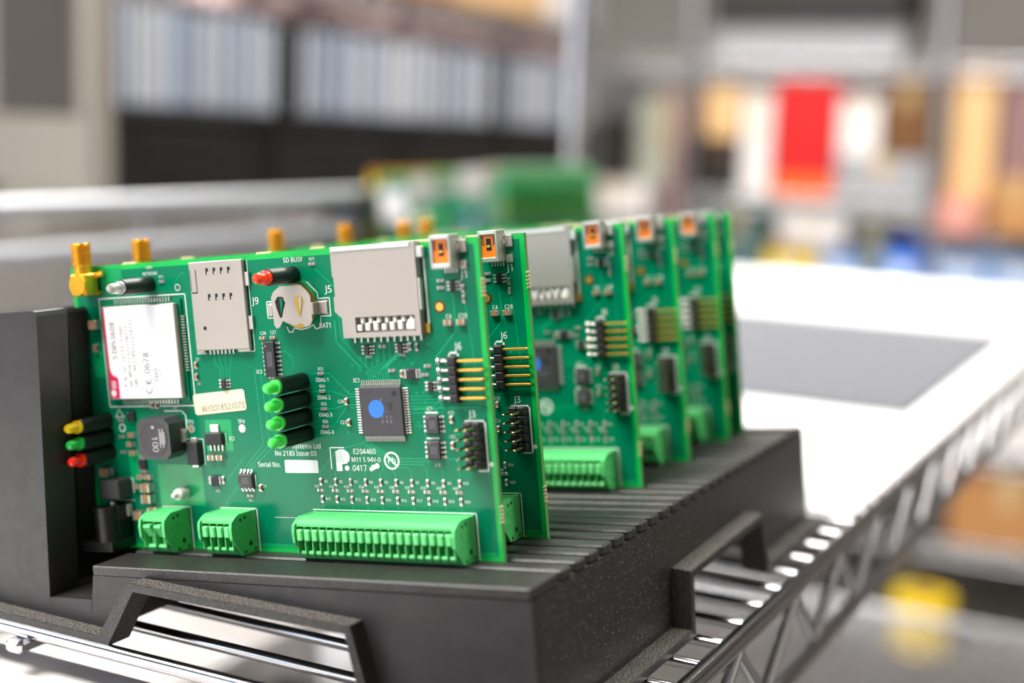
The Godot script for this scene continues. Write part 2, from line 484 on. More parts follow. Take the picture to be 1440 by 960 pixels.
# spring terminal block, n ways, from x0 (left) to x1 (right)
func terminal(b: Node3D, x0: float, x1: float, n: int, raised: bool) -> void:
	var sp := Transform3D(Basis(v3(0, 0, 1), v3(0, 1, 0), v3(-1, 0, 0)), Vector3())   # profile (z, y) swept along x
	var side := [v2(0, 0.1), v2(0, 12.2), v2(7.6, 12.4), v2(9.2, 11.9), v2(11.2, 10.6), v2(11.6, 8.6), v2(11.4, 5.6), v2(7.2, 0.2), v2(4.0, 0.1)]
	var core := [v2(0, 0.15), v2(0, 12.1), v2(7.6, 12.3), v2(9.2, 11.8), v2(10.5, 10.9), v2(10.5, 10.1), v2(6.2, 10.1), v2(6.2, 2.6), v2(9.3, 2.4), v2(7.1, 0.3), v2(4.0, 0.15)]
	var pitch := (x1 - x0 - 1.8) / n
	var body := Shape.new()
	body.prism(core, -x1 + 0.7, -x0 - 0.7, sp)
	body.prism(side, -x1, -x1 + 1.0, sp)
	body.prism(side, -x0 - 0.8, -x0, sp)
	# thin walls between the ways
	for k in n + 1:
		var x := x0 + 0.8 + k * pitch
		body.box(v3(x - 0.17, 2.4, 6.0), v3(x + 0.17, 10.4, 10.3), 0.06)
	var holes := Shape.new()
	for h in [[7.2, 10.6, 0.5], [5.2, 10.9, 0.5], [3.4, 3.0, 0.75], [1.4, 1.0, 0.5], [5.9, 1.0, 0.5]]:
		holes.rod(v3(x1 - 0.3, h[1], h[0]), v3(x1 + 0.03, h[1], h[0]), h[2], 10)
	var marks := box1(v3(x1, 7.4, 4.0), v3(x1 + 0.12, 7.7, 8.0)).box(v3(x1, 8.9, 4.0), v3(x1 + 0.12, 9.2, 8.0)).box(v3(x1, 7.4, 4.0), v3(x1 + 0.12, 9.2, 4.3)).box(v3(x1, 7.4, 7.7), v3(x1 + 0.12, 9.2, 8.0))
	marks.lathe(v3(x1, 4.8, 8.2), v3(1, 0, 0), [v2(1.1, 0), v2(1.1, 0.12), v2(0.8, 0.12), v2(0.8, 0)], 14)
	var t := part(b, "terminal_block", [body, M.terminal, holes, M.cavity, marks, M.terminal])
	var dark := box1(v3(x0 + 0.75, 2.6, 6.15), v3(x1 - 0.95, 10.1, 6.28))
	part(t, "wire_entry", [dark, M.cavity])
	var lv := Shape.new()
	if raised:   # levers standing out like a wedge
		lv.prism([v2(6.2, 9.4), v2(11.6, 9.3), v2(11.9, 8.6), v2(9.6, 5.4), v2(6.2, 5.2)], -pitch * 0.42, pitch * 0.18, sp)
	else:
		lv.box(v3(-pitch * 0.36, 6.1, 6.2), v3(pitch * 0.36, 9.3, 11.2), 0.3)
	var key := "lever_%d" % n
	if not S.has(key): S[key] = mesh_of([lv, M.lever])
	var tri := Shape.new()
	tri.box(v3(-pitch * 0.13, 2.4, 6.2), v3(pitch * 0.13, 5.2, 8.8), 0.2)
	tri.boxt(v3(-pitch * 0.40, -0.5, -1.0), v3(pitch * 0.40, 0.7, 1.0), 0.3, Transform3D(Basis(v3(1, 0, 0), deg_to_rad(-42)), v3(0, 2.1, 8.9)))
	if not S.has(key + "t"): S[key + "t"] = mesh_of([tri, M.lever])
	for k in n:
		var x := x0 + 0.8 + (k + 0.5) * pitch
		var l := put(t, "lever", S[key], v3(x, 0, 0))
		stuff(put(t, "wire_guide", S[key + "t"], v3(x, 0, 0))).remove_meta("kind")

func make_board(label: String) -> Node3D:
	var b := thing("circuit_board", label, "circuit board", Vector3.ZERO, "circuit boards in the black rack")
	b.rotation_degrees.z = TILT
	# bare board: bright green where it has no copper, its edge raw laminate
	part(b, "substrate", [box1(v3(-142.6, -0.8, -0.12), v3(0, 86, 0)).box(v3(-142.6, -0.8, -1.6), v3(0, 86, -1.48)), M.margin, box1(v3(-142.58, -0.78, -1.48), v3(-0.02, 85.98, -0.12)), M.laminate])
	var pour := Shape.new()
	pour.prism([v2(-140.8, 0.9), v2(-1.5, 0.9), v2(-1.5, 84.4), v2(-141, 84.4), v2(-141, 60)], 0, 0.035)
	pour.prism([v2(-140.8, 0.9), v2(-1.5, 0.9), v2(-1.5, 84.4), v2(-140.8, 84.4)], -1.635, -1.6)
	part(b, "copper_pour", [pour, M.pour])
	var zones := Shape.new()
	var z0 := 0.035
	var z1 := 0.06
	zones.prism([v2(-116, 12.8), v2(-99, 12.8), v2(-99, 25.2), v2(-116, 25.2)], z0, z1)
	zones.prism([v2(-96.2, 29.4), v2(-86.6, 29.4), v2(-86.6, 38.6), v2(-96.2, 38.6)], z0, z1)
	zones.prism([v2(-131, 79), v2(-122.5, 79), v2(-122.5, 85), v2(-131, 85)], z0, z1)
	zones.prism([v2(-137, 52), v2(-133.2, 52), v2(-133.2, 60), v2(-137, 60)], z0, z1)
	zones.prism([v2(-127, 20), v2(-122.4, 20), v2(-122.4, 29), v2(-127, 29)], z0, z1)
	zones.prism([v2(-65.5, 76.5), v2(-64, 78), v2(-56, 78), v2(-53.2, 75.4), v2(-53.2, 73), v2(-54.4, 73), v2(-54.4, 75), v2(-56.4, 77), v2(-63, 77)], z0, z1)
	zones.prism([v2(-141, 1), v2(-2, 1), v2(-2, 2.2), v2(-141, 2.2)], z0, z1)
	part(b, "copper_zone", [zones, M.zone])
	traces(b)
	silkscreen(b)
	for q in [[v3(0, 72.9, 0), 0.0], [v3(0, 12.4, 0), 0.0], [v3(-119.5, 86, 0), 90.0], [v3(-69.6, 86, 0), 90.0], [v3(-16.2, 86, 0), 90.0], [v3(-73.9, -0.8, 0), -90.0]]:
		put(b, "panel_stub", S.stubs, q[0], q[1])
	antenna_socket(b)
	modem(b)
	card_slots(b)
	battery_clip(b)
	usb_socket(b)
	headers(b)
	processor(b)
	power_parts(b)
	led(b, "lens_clear", -111.9, 79.4, "clear LED in a black spacer")
	led(b, "lens_orange", -59.6, 79.5, "red LED in a black spacer")
	for k in 4: led(b, "lens_green", -59.8, 49.5 - 5.0 * k, "lime green LED in a black spacer")
	led(b, "lens_yellow", -134.1, 38.8, "yellow LED in a black spacer")
	led(b, "lens_dark_green", -134.1, 33.8, "green LED in a black spacer")
	led(b, "lens_red", -134.1, 28.8, "red LED in a black spacer")
	terminal(b, -115.4, -105.6, 2, true)
	terminal(b, -93.2, -80.9, 4, false)
	terminal(b, -59.9, -7.9, 20, false)
	small_parts(b)
	return b

func traces(b: Node3D) -> void:
	var s := Shape.new()
	var w := 0.22
	var a := 0.035
	var c := 0.062
	for k in 10:   # from the processor down to the resistor rows and on into the terminal block
		var x := -56.6 + 5.01 * k
		s.line([v2(x, 12), v2(x, 22.2)], w, a, c)
		var px := -41.5 + k * 0.8
		if k < 5:
			s.line([v2(x, 22.2), v2(x, 23.5), v2(x + (5 - k) * 1.3, 23.5 + (5 - k) * 1.3 * 0.95), v2(px, 31.8)], w, a, c)
		else:
			var y := 24.2 + (k - 5) * 0.8
			s.line([v2(x, 22.2), v2(x, y - 1.2), v2(x - 1.2, y), v2(px + 3 + (9 - k) * 0.6, y), v2(px - 3.5 - (k - 5) * 0.2, y + 7.4 - (k - 5) * 0.8), v2(px - 3.5 - (k - 5) * 0.2, 32.2)], w, a, c)
	for k in 9:    # a fan from the processor up to the card slot
		var x := -37.6 + k * 0.8
		var e := -38.0 + k * 2.0
		s.line([v2(x, 49), v2(x, 51.4 + absf(k - 4) * 0.35), v2(e, 51.4 + absf(k - 4) * 0.35 + absf(e - x) * 0.8), v2(e, 59.8)], w, a, c)
	for k in 6:    # right of the processor
		var y := 44.5 - k * 0.9
		s.line([v2(-25, y), v2(-17.5 + (k % 3) * 1.2, y), v2(-16.2 + (k % 3) * 1.2, y + 1.3)], w, a, c)
	for k in 4:    # from the diagnostic LEDs to the processor
		var y := 51.4 - 5.0 * k
		s.line([v2(-57, y), v2(-54.4, y)], w, a, c)
		s.line([v2(-52, y), v2(-50.5, y), v2(-44.5 - k * 0.5, 45.5 - k * 0.8 - (1.5 if k > 1 else 0.0)), v2(-42, 45.5 - k * 0.8 - (1.5 if k > 1 else 0.0))], w, a, c)
	for k in 3:
		s.line([v2(-76.4 + k * 2.2, 53 - k), v2(-75.7 + k * 2.2, 31.2), v2(-84.8 + k * 1.2, 22.8)], w, a, c)
	for k in 4:    # below the SIM slot
		s.line([v2(-90.4 + k * 2.0, 59), v2(-90.4 + k * 2.0, 55.4), v2(-88.6 + k * 1.1, 53.6), v2(-88.6 + k * 1.1, 50)], w, a, c)
	s.line([v2(-53, 81.6), v2(-46, 75.2), v2(-45.4, 61), v2(-35, 49.6)], w, a, c)
	s.line([v2(-47.2, 66), v2(-47.2, 60), v2(-40, 52.8)], w * 1.6, a, c)
	s.line([v2(-5.4, 69), v2(-4.4, 58), v2(-4.0, 50)], w, a, c)
	s.line([v2(-9, 71.6), v2(-8.7, 62), v2(-15.6, 55)], w * 1.6, a, c)
	s.line([v2(-24, 36.5), v2(-21, 36.5), v2(-21, 30), v2(-19.6, 28.6)], w, a, c)
	s.line([v2(-24, 41.2), v2(-3.4, 41.2)], w * 1.4, a, c)
	s.line([v2(-98.5, 82), v2(-100, 82), v2(-102.4, 79.5)], w, a, c)
	s.line([v2(-86, 19), v2(-91, 14.4), v2(-91, 12)], w, a, c)
	s.line([v2(-83, 27.5), v2(-89.8, 21)], w, a, c)
	for k in 14:
		s.line([v2(-67.2 + k * 0.01, 58 - k * 0.01), v2(-64.6, 58), v2(-62.6, 56), v2(-62.6, 53)], w, a, c) if k == 0 else null
	stuff(part(b, "trace", [s, M.trace]))
	# vias: little tinned rings
	var v := Shape.new()
	rng.seed = 77
	for k in 46:
		var x := -46.0 + rng.randf() * 40.0
		var y := 33.0 + rng.randf() * 26.0
		if x > -43 and x < -24 and y < 50: y = 50.5 + rng.randf() * 5.5
		v.ring(v2(x, y), 0.14, 0.34, 0.035, 0.07, 8)
	for k in 24:
		v.ring(v2(-115 + rng.randf() * 15, 13.5 + rng.randf() * 11), 0.1, 0.28, 0.035, 0.075, 8)
	stuff(part(b, "via", [v, M.trace]))

func silkscreen(b: Node3D) -> void:
	var s := Shape.new()
	var a := 0.036
	var c := 0.075
	var z := 0.078
	# outlines
	s.line([v2(-132.4, 42.9), v2(-132.4, 76), v2(-99, 76), v2(-99, 42.9), v2(-132.4, 42.9)], 0.3, a, c)
	s.line([v2(-75.4, 84.5), v2(-75.4, 58.4), v2(-81, 58.4)], 0.2, a, c)
	s.line([v2(-93, 58.2), v2(-96.4, 58.2)], 0.2, a, c)
	s.line([v2(-66.2, 72.3), v2(-69.7, 72.3), v2(-69.7, 67.6), v2(-66.2, 67.6)], 0.25, a, c)
	s.line([v2(-55.2, 77.2), v2(-52.0, 74.0), v2(-52.0, 72.4), v2(-48.2, 72.5), v2(-48.2, 67.5), v2(-51.6, 67.5), v2(-51.8, 65.2), v2(-52.4, 64.2), v2(-53.6, 64.0), v2(-54.4, 65.2), v2(-56, 64.4), v2(-58.6, 64), v2(-61, 64.5), v2(-61.6, 63.4), v2(-62.8, 63.4), v2(-63.4, 64.8)], 0.25, a, c)
	s.line([v2(-16.9, 82), v2(-16.9, 62.8)], 0.55, a, c)
	s.line([v2(-11.6, 55.4), v2(-11.6, 56), v2(-8.9, 56), v2(-8.9, 55.2)], 0.5, a, c)
	s.line([v2(-8.6, 36.4), v2(-8.6, 37.6), v2(-2.4, 37.6), v2(-2.4, 24.2), v2(-5.2, 24.2)], 0.5, a, c)
	s.disc(v2(-1.5, 26), 0.65, a, c, 10)
	s.line([v2(-111, 41.4), v2(-104.6, 41.4), v2(-103.2, 40), v2(-103.2, 34)], 0.4, a, c)
	s.line([v2(-102.6, 32.9), v2(-97.5, 32.9), v2(-97.5, 25.2)], 0.25, a, c)
	s.line([v2(-89, 31.4), v2(-89, 34.6)], 0.25, a, c)
	s.line([v2(-132, 14), v2(-126.6, 14)], 0.25, a, c)
	s.line([v2(-79.6, 19.3), v2(-79.6, 22.2)], 0.3, a, c)
	s.line([v2(-126.9, 20.8), v2(-126.3, 20.8), v2(-126.3, 16.5)], 0.3, a, c)
	s.line([v2(-130.5, 39.7), v2(-127.2, 39.7), v2(-128.9, 42.2), v2(-130.5, 39.7)], 0.2, a, c)
	s.ring(v2(-128.4, 36.4), 1.0, 1.3, a, c, 16)
	s.line([v2(-20.2, 40), v2(-16.8, 40)], 0.5, a, c)
	s.line([v2(-20.4, 33), v2(-17.0, 33)], 0.5, a, c)
	s.line([v2(-104.9, 12.0), v2(-104.9, -0.4)], 0.3, a, c)
	s.line([v2(-115.6, 12.4), v2(-105, 12.4)], 0.3, a, c)
	s.line([v2(-93.4, 12.4), v2(-80.3, 12.4), v2(-80.3, -0.4)], 0.3, a, c)
	s.line([v2(-60.2, 12.6), v2(-7.3, 12.6), v2(-7.3, -0.4)], 0.3, a, c)
	s.line([v2(-74, 10), v2(-66, 10), v2(-66, 9)], 0.1, a, c)
	# the serial number field and the fabricator's mark
	s.prism([v2(-68.5, 23.1), v2(-57.4, 23.1), v2(-57.2, 23.4), v2(-57.2, 26.5), v2(-57.5, 26.8), v2(-68.4, 26.8), v2(-68.7, 26.5), v2(-68.7, 23.4)], a, c)
	s.line([v2(-52.6, 24.4), v2(-52.6, 30.4), v2(-48.0, 30.4)], 0.28, a, c)
	s.prism([v2(-50.9, 23.8), v2(-49.0, 23.8), v2(-49.0, 25.7), v2(-47.4, 25.9), v2(-46.4, 26.8), v2(-46.2, 28.0), v2(-46.7, 29.1), v2(-47.8, 29.8), v2(-49.3, 29.9), v2(-50.9, 29.4)], a, c)
	s.disc(v2(-47.4, 24.6), 0.75, a, c, 12)
	s.ring(v2(-32.5, 26.8), 2.0, 2.5, a, c, 24)
	s.line([v2(-34.0, 28.3), v2(-31.0, 25.3)], 0.5, a, c)
	s.disc(v2(-38.6, 24.9), 0.75, a, c, 10); s.disc(v2(-37.4, 25.3), 0.8, a, c, 10); s.disc(v2(-39.4, 24.4), 0.6, a, c, 10)
	var words := [
		["SD BUSY", -59.3, 83.6, 1.25], ["J5", -48.2, 74.8, 1.9], ["J9", -73.6, 72.7, 1.9], ["BAT1", -50.3, 64.8, 1.3], ["C26", -72.0, 63.4, 0.9], ["C27", -68.4, 63.5, 0.9], ["IC3", -74.6, 52.4, 1.0],
		["DIAG 1", -53.0, 49.6, 1.05], ["DIAG 2", -53.0, 44.6, 1.05], ["DIAG 3", -53.0, 39.7, 1.05], ["DIAG 4", -53.0, 34.8, 1.05], ["R23", -53.3, 52.7, 0.8], ["R24", -53.3, 47.8, 0.8], ["R25", -53.3, 42.8, 0.8], ["R26", -53.3, 37.8, 0.8],
		["Systems Ltd", -60.6, 30.8, 1.35], ["No 2183 Issue 03", -64.6, 28.7, 1.35], ["Serial No.", -74.2, 25.4, 1.35],
		["E204460", -41.2, 29.3, 1.4], ["M11 S 94V-0", -40.9, 27.0, 1.25], ["0417", -43.2, 24.6, 1.6], ["IC1", -41.6, 49.2, 1.1], ["C26", -47.4, 43.4, 0.9], ["C23", -47.2, 37.5, 0.9],
		["J6", -8.6, 57.6, 1.8], ["J3", -6.0, 39.4, 1.8], ["J1", -4.8, 76.6, 2.0], ["C4", -10.7, 65.7, 1.1], ["C28", -6.4, 65.7, 1.1], ["TP3", -101.7, 38.0, 1.1], ["TP4", -82.8, 38.0, 1.1], ["IC7", -19, 41, 0.9], ["IC8", -18, 25.6, 0.9],
		["LED1", -111.4, 84.4, 0.8], ["NETWORK", -111.4, 82.6, 0.9], ["R11", -107.2, 81.4, 0.8], ["R27", -52.9, 83.5, 0.8], ["TVS1", -36.9, 55.6, 0.8], ["TVS2", -26.2, 55.8, 0.8], ["C12", -12.4, 39.9, 0.8], ["C22", -12.6, 33.4, 0.8], ["D4", -107, 42.4, 0.9], ["IC2", -86.8, 33.0, 1.0], ["C21", -77.0, 19.0, 0.9], ["R30", -82, 14.8, 0.7], ["VR1", -93.8, 17.4, 0.8], ["C5", -96.6, 56.6, 0.8], ["C6", -97.0, 49.4, 0.8]]
	for w in words: write(s, w[0], v3(w[1], w[2], z), w[3])
	for k in 10:
		var x := -56.6 + 5.01 * k
		write(s, "R%d" % (k + 1), v3(x + 1.7, 20.7, z), 0.75)
		write(s, "R%d" % (k + 31), v3(x - 1.6, 19.3, z), 0.7)
		write(s, "R%d" % (k + 11), v3(x + 1.9, 15.7, z), 0.75)
	stuff(part(b, "silkscreen", [s, M.silk]))
	# hatching across the mark, and letters in the ring, knocked out in board green
	var k2 := Shape.new()
	for k in 9: k2.line([v2(-51.2, 29.4 - k * 0.36), v2(-48.6 + k * 0.05, 29.4 - k * 0.36)], 0.08, c, c + 0.01)
	part(b, "mark_hatching", [k2, M.pour])
	var pb := Shape.new()
	write(pb, "Pb", v3(-32.5, 26.8, z), 1.7)
	part(b, "lead_free_mark", [pb, M.silk])

func antenna_socket(b: Node3D) -> void:
	var x := -134.2
	var zc := 3.6
	var blk := box1(v3(x - 3.1, 77.4, 0.8), v3(x + 3.1, 84.0, 6.2), 0.35)
	blk.rod(v3(x, 80.7, 5.9), v3(x, 80.7, 6.8), 3.1, 24)
	for q in [[-2.5, 78.0], [2.6, 78.0], [-2.5, 83.4], [2.6, 83.4]]: blk.rod(v3(x + q[0], q[1], 0), v3(x + q[0], q[1], 1.4), 0.65, 8)
	blk.rod(v3(x + 3.0, 83.3, 1.6), v3(x + 5.6, 83.6, 1.2), 0.9, 10)
	var o := part(b, "antenna_socket", [blk, M.gold])
	var prof := [v2(0, 0), v2(2.6, 0), v2(2.6, 2.4), v2(3.05, 2.4)]
	for k in 8:
		prof.append(v2(3.15, 2.6 + k * 0.76)); prof.append(v2(3.15, 2.85 + k * 0.76)); prof.append(v2(2.5, 3.05 + k * 0.76)); prof.append(v2(2.5, 3.2 + k * 0.76))
	prof += [v2(3.0, 8.9), v2(2.9, 9.1), v2(2.3, 9.1), v2(2.3, 6.0), v2(0, 6.0)]
	part(o, "threaded_barrel", [Shape.new().lathe(v3(x, 84.0, zc), v3(0, 1, 0), prof, 24), M.gold])
	part(o, "centre_contact", [Shape.new().rod(v3(x, 88, zc), v3(x, 92.4, zc), 0.55, 8), M.gold_pin])

func modem(b: Node3D) -> void:
	var o := part(b, "radio_module", [box1(v3(-130.6, 44.4, 0.05), v3(-100.4, 74.6, 0.7), 0.05), M.pour])
	part(o, "shield", [box1(v3(-129.6, 45.4, 0.7), v3(-101.4, 73.6, 2.5), 0.3), M.steel])
	var e := Shape.new()
	for k in 20: e.box(v3(-101.0, 53.3 + k * 0.84, 0.1), v3(-99.7, 53.75 + k * 0.84, 0.78), 0.08)
	for k in 20:
		e.box(v3(-125.8 + k * 1.1, 74.0, 0.1), v3(-125.25 + k * 1.1, 75.4, 0.78), 0.08)
		e.box(v3(-126.2 + k * 1.1, 43.6, 0.1), v3(-125.65 + k * 1.1, 45.0, 0.78), 0.08)
	stuff(part(o, "edge_contacts", [e, M.solder]))
	var l := Shape.new().prism([v2(-129.2, 45.7), v2(-101.9, 45.7), v2(-101.9, 73.3), v2(-129.2, 73.3)], 2.5, 2.56)
	part(o, "module_label", [l, M.paper])
	var red := Shape.new()
	red.prism([v2(-129.2, 45.8), v2(-125.6, 45.8), v2(-125.6, 51.6), v2(-126.0, 52.2), v2(-127.6, 52.8), v2(-128.2, 53.8), v2(-128.5, 55), v2(-128.6, 73.3), v2(-129.2, 73.3)], 2.56, 2.575)
	var wh := Shape.new().disc(v2(-127.9, 47.4), 1.05, 2.575, 2.585, 14)
	for k in 5: wh.box(v3(-128.4, 48.8 + k * 0.5, 2.575), v3(-126.6, 49.05 + k * 0.5, 2.585))
	part(o, "label_flash", [red, M.magenta, wh, M.paper])
	var tx := Shape.new()
	for w in [["SIM5360E", -125.9, 63.4, 1.75, 1.0], ["P/N S2-107T1-Z1D0C", -122.6, 58.6, 1.25, 1.0], ["SN MP061552215B115", -120.6, 58.4, 1.25, 1.0], ["IMEI 863789022254753", -118.6, 59.2, 1.25, 1.0], ["0678", -113.9, 56.2, 2.1, 1.0]]:
		write(tx, w[0], v3(w[1], w[2], 2.58), w[3], 90.0, 1.0, mono if w[0] != "0678" else sans)
	# CE mark and the ringed three C mark, both lying on their side
	for q in [[48.2, 0.0], [51.0, 1.0]]:
		var pts := []
		for k in 9:
			var an := deg_to_rad(200.0 - 25.0 * k + 90.0 - 10.0 + 0.0)
			pts.append(v2(-113.9 + 1.05 * cos(an + PI / 2 + 0.09), q[0] + 1.05 * sin(an + PI / 2 + 0.09)))
		tx.line(pts, 0.3, 2.56, 2.58)
		if q[1] > 0: tx.line([v2(-113.9, q[0] - 1.0), v2(-113.9, q[0] + 0.1)], 0.3, 2.56, 2.58)
	tx.ring(v2(-110.6, 52.6), 1.75, 1.9, 2.56, 2.58, 20)
	for k in 3: tx.ring(v2(-110.6, 51.7 + 0.9 * k), 0.42, 0.6, 2.56, 2.58, 12)
	stuff(part(o, "label_print", [tx, M.ink]))

func card_slots(b: Node3D) -> void:
	# SIM slot: a thin steel cover
	var plate := box1(v3(-95.5, 59.2, 0.2), v3(-76.1, 85.0, 1.5), 0.22)
	for x in [[-95.5, -92.6], [-80.6, -76.1]]: plate.box(v3(x[0], 58.5, 0.2), v3(x[1], 59.3, 1.3), 0.1)
	var o := part(b, "sim_slot", [plate, M.steel])
	var hl := Shape.new()
	for r in [82.1, 74.6]:
		for k in 4:
			var x := -88.8 + k * 2.62
			hl.box(v3(x - 0.5, r - 0.95, 1.46), v3(x + 0.45, r + 0.95, 1.52))
	var spring := Shape.new()
	for k in 8:
		var x := -88.8 + (k % 4) * 2.62
		var r: float = [82.1, 74.6][k / 4]
		spring.box(v3(x + 0.05, r - 0.9, 1.5), v3(x + 0.4, r - 0.1, 1.56), 0.02)
	hl.box(v3(-95.2, 76.6, 1.46), v3(-95.0, 82.8, 1.52)).box(v3(-93.2, 76.2, 1.46), v3(-92.9, 82.8, 1.52)).box(v3(-95.1, 75.9, 1.46), v3(-92.9, 76.3, 1.52))
	hl.disc(v2(-91.5, 65.7), 0.62, 1.46, 1.52, 12)
	part(o, "contact_window", [hl, M.hole, spring, M.steel_edge])
	var tabs := box1(v3(-76.2, 77.2, 0.05), v3(-74.6, 81.2, 0.9), 0.1).box(v3(-76.2, 64.7, 0.05), v3(-74.6, 68.6, 0.9), 0.1)
	part(o, "solder_tab", [tabs, M.solder])
	var pins := Shape.new()
	for k in 7: pins.box(v3(-91.6 + k * 1.4, 57.9, 0.05), v3(-90.9 + k * 1.4, 59.4, 0.5), 0.08)
	stuff(part(o, "pins", [pins, M.solder]))
	# memory card slot: a bigger steel cover with its contacts in a window
	var out := [v2(-44.9, 86.3), v2(-18.0, 86.3), v2(-18.0, 61.2), v2(-42.9, 61.2), v2(-42.9, 66.6), v2(-45.0, 68.6), v2(-45.0, 72.6), v2(-44.5, 72.8), v2(-44.5, 78.0), v2(-44.9, 78.4)]
	var win := [v2(-38.6, 62.6), v2(-19.6, 62.6), v2(-19.6, 66.8), v2(-38.6, 66.8)]
	var cover := Shape.new()
	# cover is cut in four strips round the window
	cover.prism([v2(-44.9, 86.3), v2(-18.0, 86.3), v2(-18.0, 66.8), v2(-42.9, 66.8), v2(-45.0, 68.6), v2(-45.0, 72.6), v2(-44.5, 72.8), v2(-44.5, 78.0), v2(-44.9, 78.4)], 0.2, 2.6)
	cover.prism([v2(-42.9, 61.2), v2(-18.0, 61.2), v2(-18.0, 62.6), v2(-42.9, 62.6)], 0.2, 2.6)
	cover.prism([v2(-42.9, 62.6), v2(-38.6, 62.6), v2(-38.6, 66.8), v2(-42.9, 66.8)], 0.2, 2.6)
	cover.prism([v2(-19.6, 62.6), v2(-18.0, 62.6), v2(-18.0, 66.8), v2(-19.6, 66.8)], 0.2, 2.6)
	cover.prism([v2(-38.6, 62.6), v2(-19.6, 62.6), v2(-19.6, 66.8), v2(-38.6, 66.8)], 0.2, 0.5)
	var c := part(b, "memory_card_slot", [cover, M.steel])
	part(c, "top_lip", [box1(v3(-44.7, 85.0, 2.6), v3(-19.4, 86.25, 2.85), 0.08), M.steel_edge])
	part(c, "side_spring", [box1(v3(-18.0, 68.0, 1.0), v3(-17.3, 76.5, 2.4), 0.15), M.steel_edge, box1(v3(-18.0, 61.6, 0.05), v3(-16.2, 64.2, 0.9), 0.15), M.brass, box1(v3(-18.6, 81.8, 0.05), v3(-16.0, 85.0, 2.2), 0.3), M.solder])
	var ct := Shape.new()
	for k in 7:
		var x := -37.6 + k * 2.6
		ct.box(v3(x - 0.75, 63.0, 1.2), v3(x + 0.75, 64.7 + (k % 3) * 0.4, 2.4), 0.2)
		ct.box(v3(x - 0.5 + 0.9, 65.0, 0.9), v3(x + 0.9 + 0.6, 66.6, 2.2), 0.2)
	ct.box(v3(-22.2, 62.9, 1.0), v3(-19.9, 65.6, 2.5), 0.2)
	stuff(part(c, "contacts", [ct, M.peg]))
	var pn := Shape.new()
	for k in 11: pn.box(v3(-41.0 + k * 2.12, 59.6, 0.05), v3(-40.3 + k * 2.12, 61.3, 0.5), 0.08)
	stuff(part(c, "pins", [pn, M.solder]))

func battery_clip(b: Node3D) -> void:
	var pads := box1(v3(-69.0, 68.0, 0.03), v3(-65.0, 71.9, 0.12)).box(v3(-52.6, 68.0, 0.03), v3(-48.8, 71.9, 0.12))
	var o := part(b, "battery_clip", [pads, M.solder])
	var pl := []
	for q in [[-62.2, 76.6], [-55.4, 76.6], [-53.4, 75.0], [-52.3, 73.4], [-52.3, 66.6], [-53.2, 65.3], [-54.6, 64.9], [-56.0, 66.0], [-58.6, 65.5], [-60.8, 66.2], [-62.2, 66.9], [-63.4, 65.2], [-64.6, 64.8], [-65.3, 65.8], [-65.6, 73.6], [-64.6, 75.2]]: pl.append(v2(q[0], q[1]))
	var plate := Shape.new().prism(pl, 3.0, 3.3)
	plate.box(v3(-66.4, 68.2, 0.1), v3(-65.5, 71.6, 3.3), 0.15).box(v3(-69.2, 68.2, 0.1), v3(-65.6, 71.6, 0.5), 0.15)
	plate.box(v3(-52.4, 68.2, 0.1), v3(-51.6, 71.6, 3.3), 0.15).box(v3(-52.4, 68.2, 0.1), v3(-48.9, 71.6, 0.5), 0.15)
	part(o, "clip_plate", [plate, M.steel])
	part(o, "centre_pad", [Shape.new().disc(v2(-58.8, 70.6), 6.2, 0.04, 0.12, 28), M.brass])
	for h in [[-62.7, M.zone, 0.0], [-56.2, M.brass, 1.0]]:
		var x: float = h[0]
		var leaf := Shape.new().prism([v2(x - 1.7, 72.4), v2(x - 0.7, 73.7), v2(x + 1.1, 73.6), v2(x + 1.8, 71.8), v2(x + 0.9, 69.8), v2(x + 0.3, 67.8), v2(x - 0.4, 67.8), v2(x - 1.2, 70.0)], 3.3, 3.33)
		var tongue := Shape.new().prism([v2(x + 0.1, 73.2), v2(x + 1.0, 73.2), v2(x + 1.1, 71.6), v2(x + 0.2, 68.6)], 3.33, 3.5)
		part(o, "spring_window", [leaf, M.hole if h[2] == 0.0 else M.brass, tongue, M.pour if h[2] == 0.0 else M.steel])

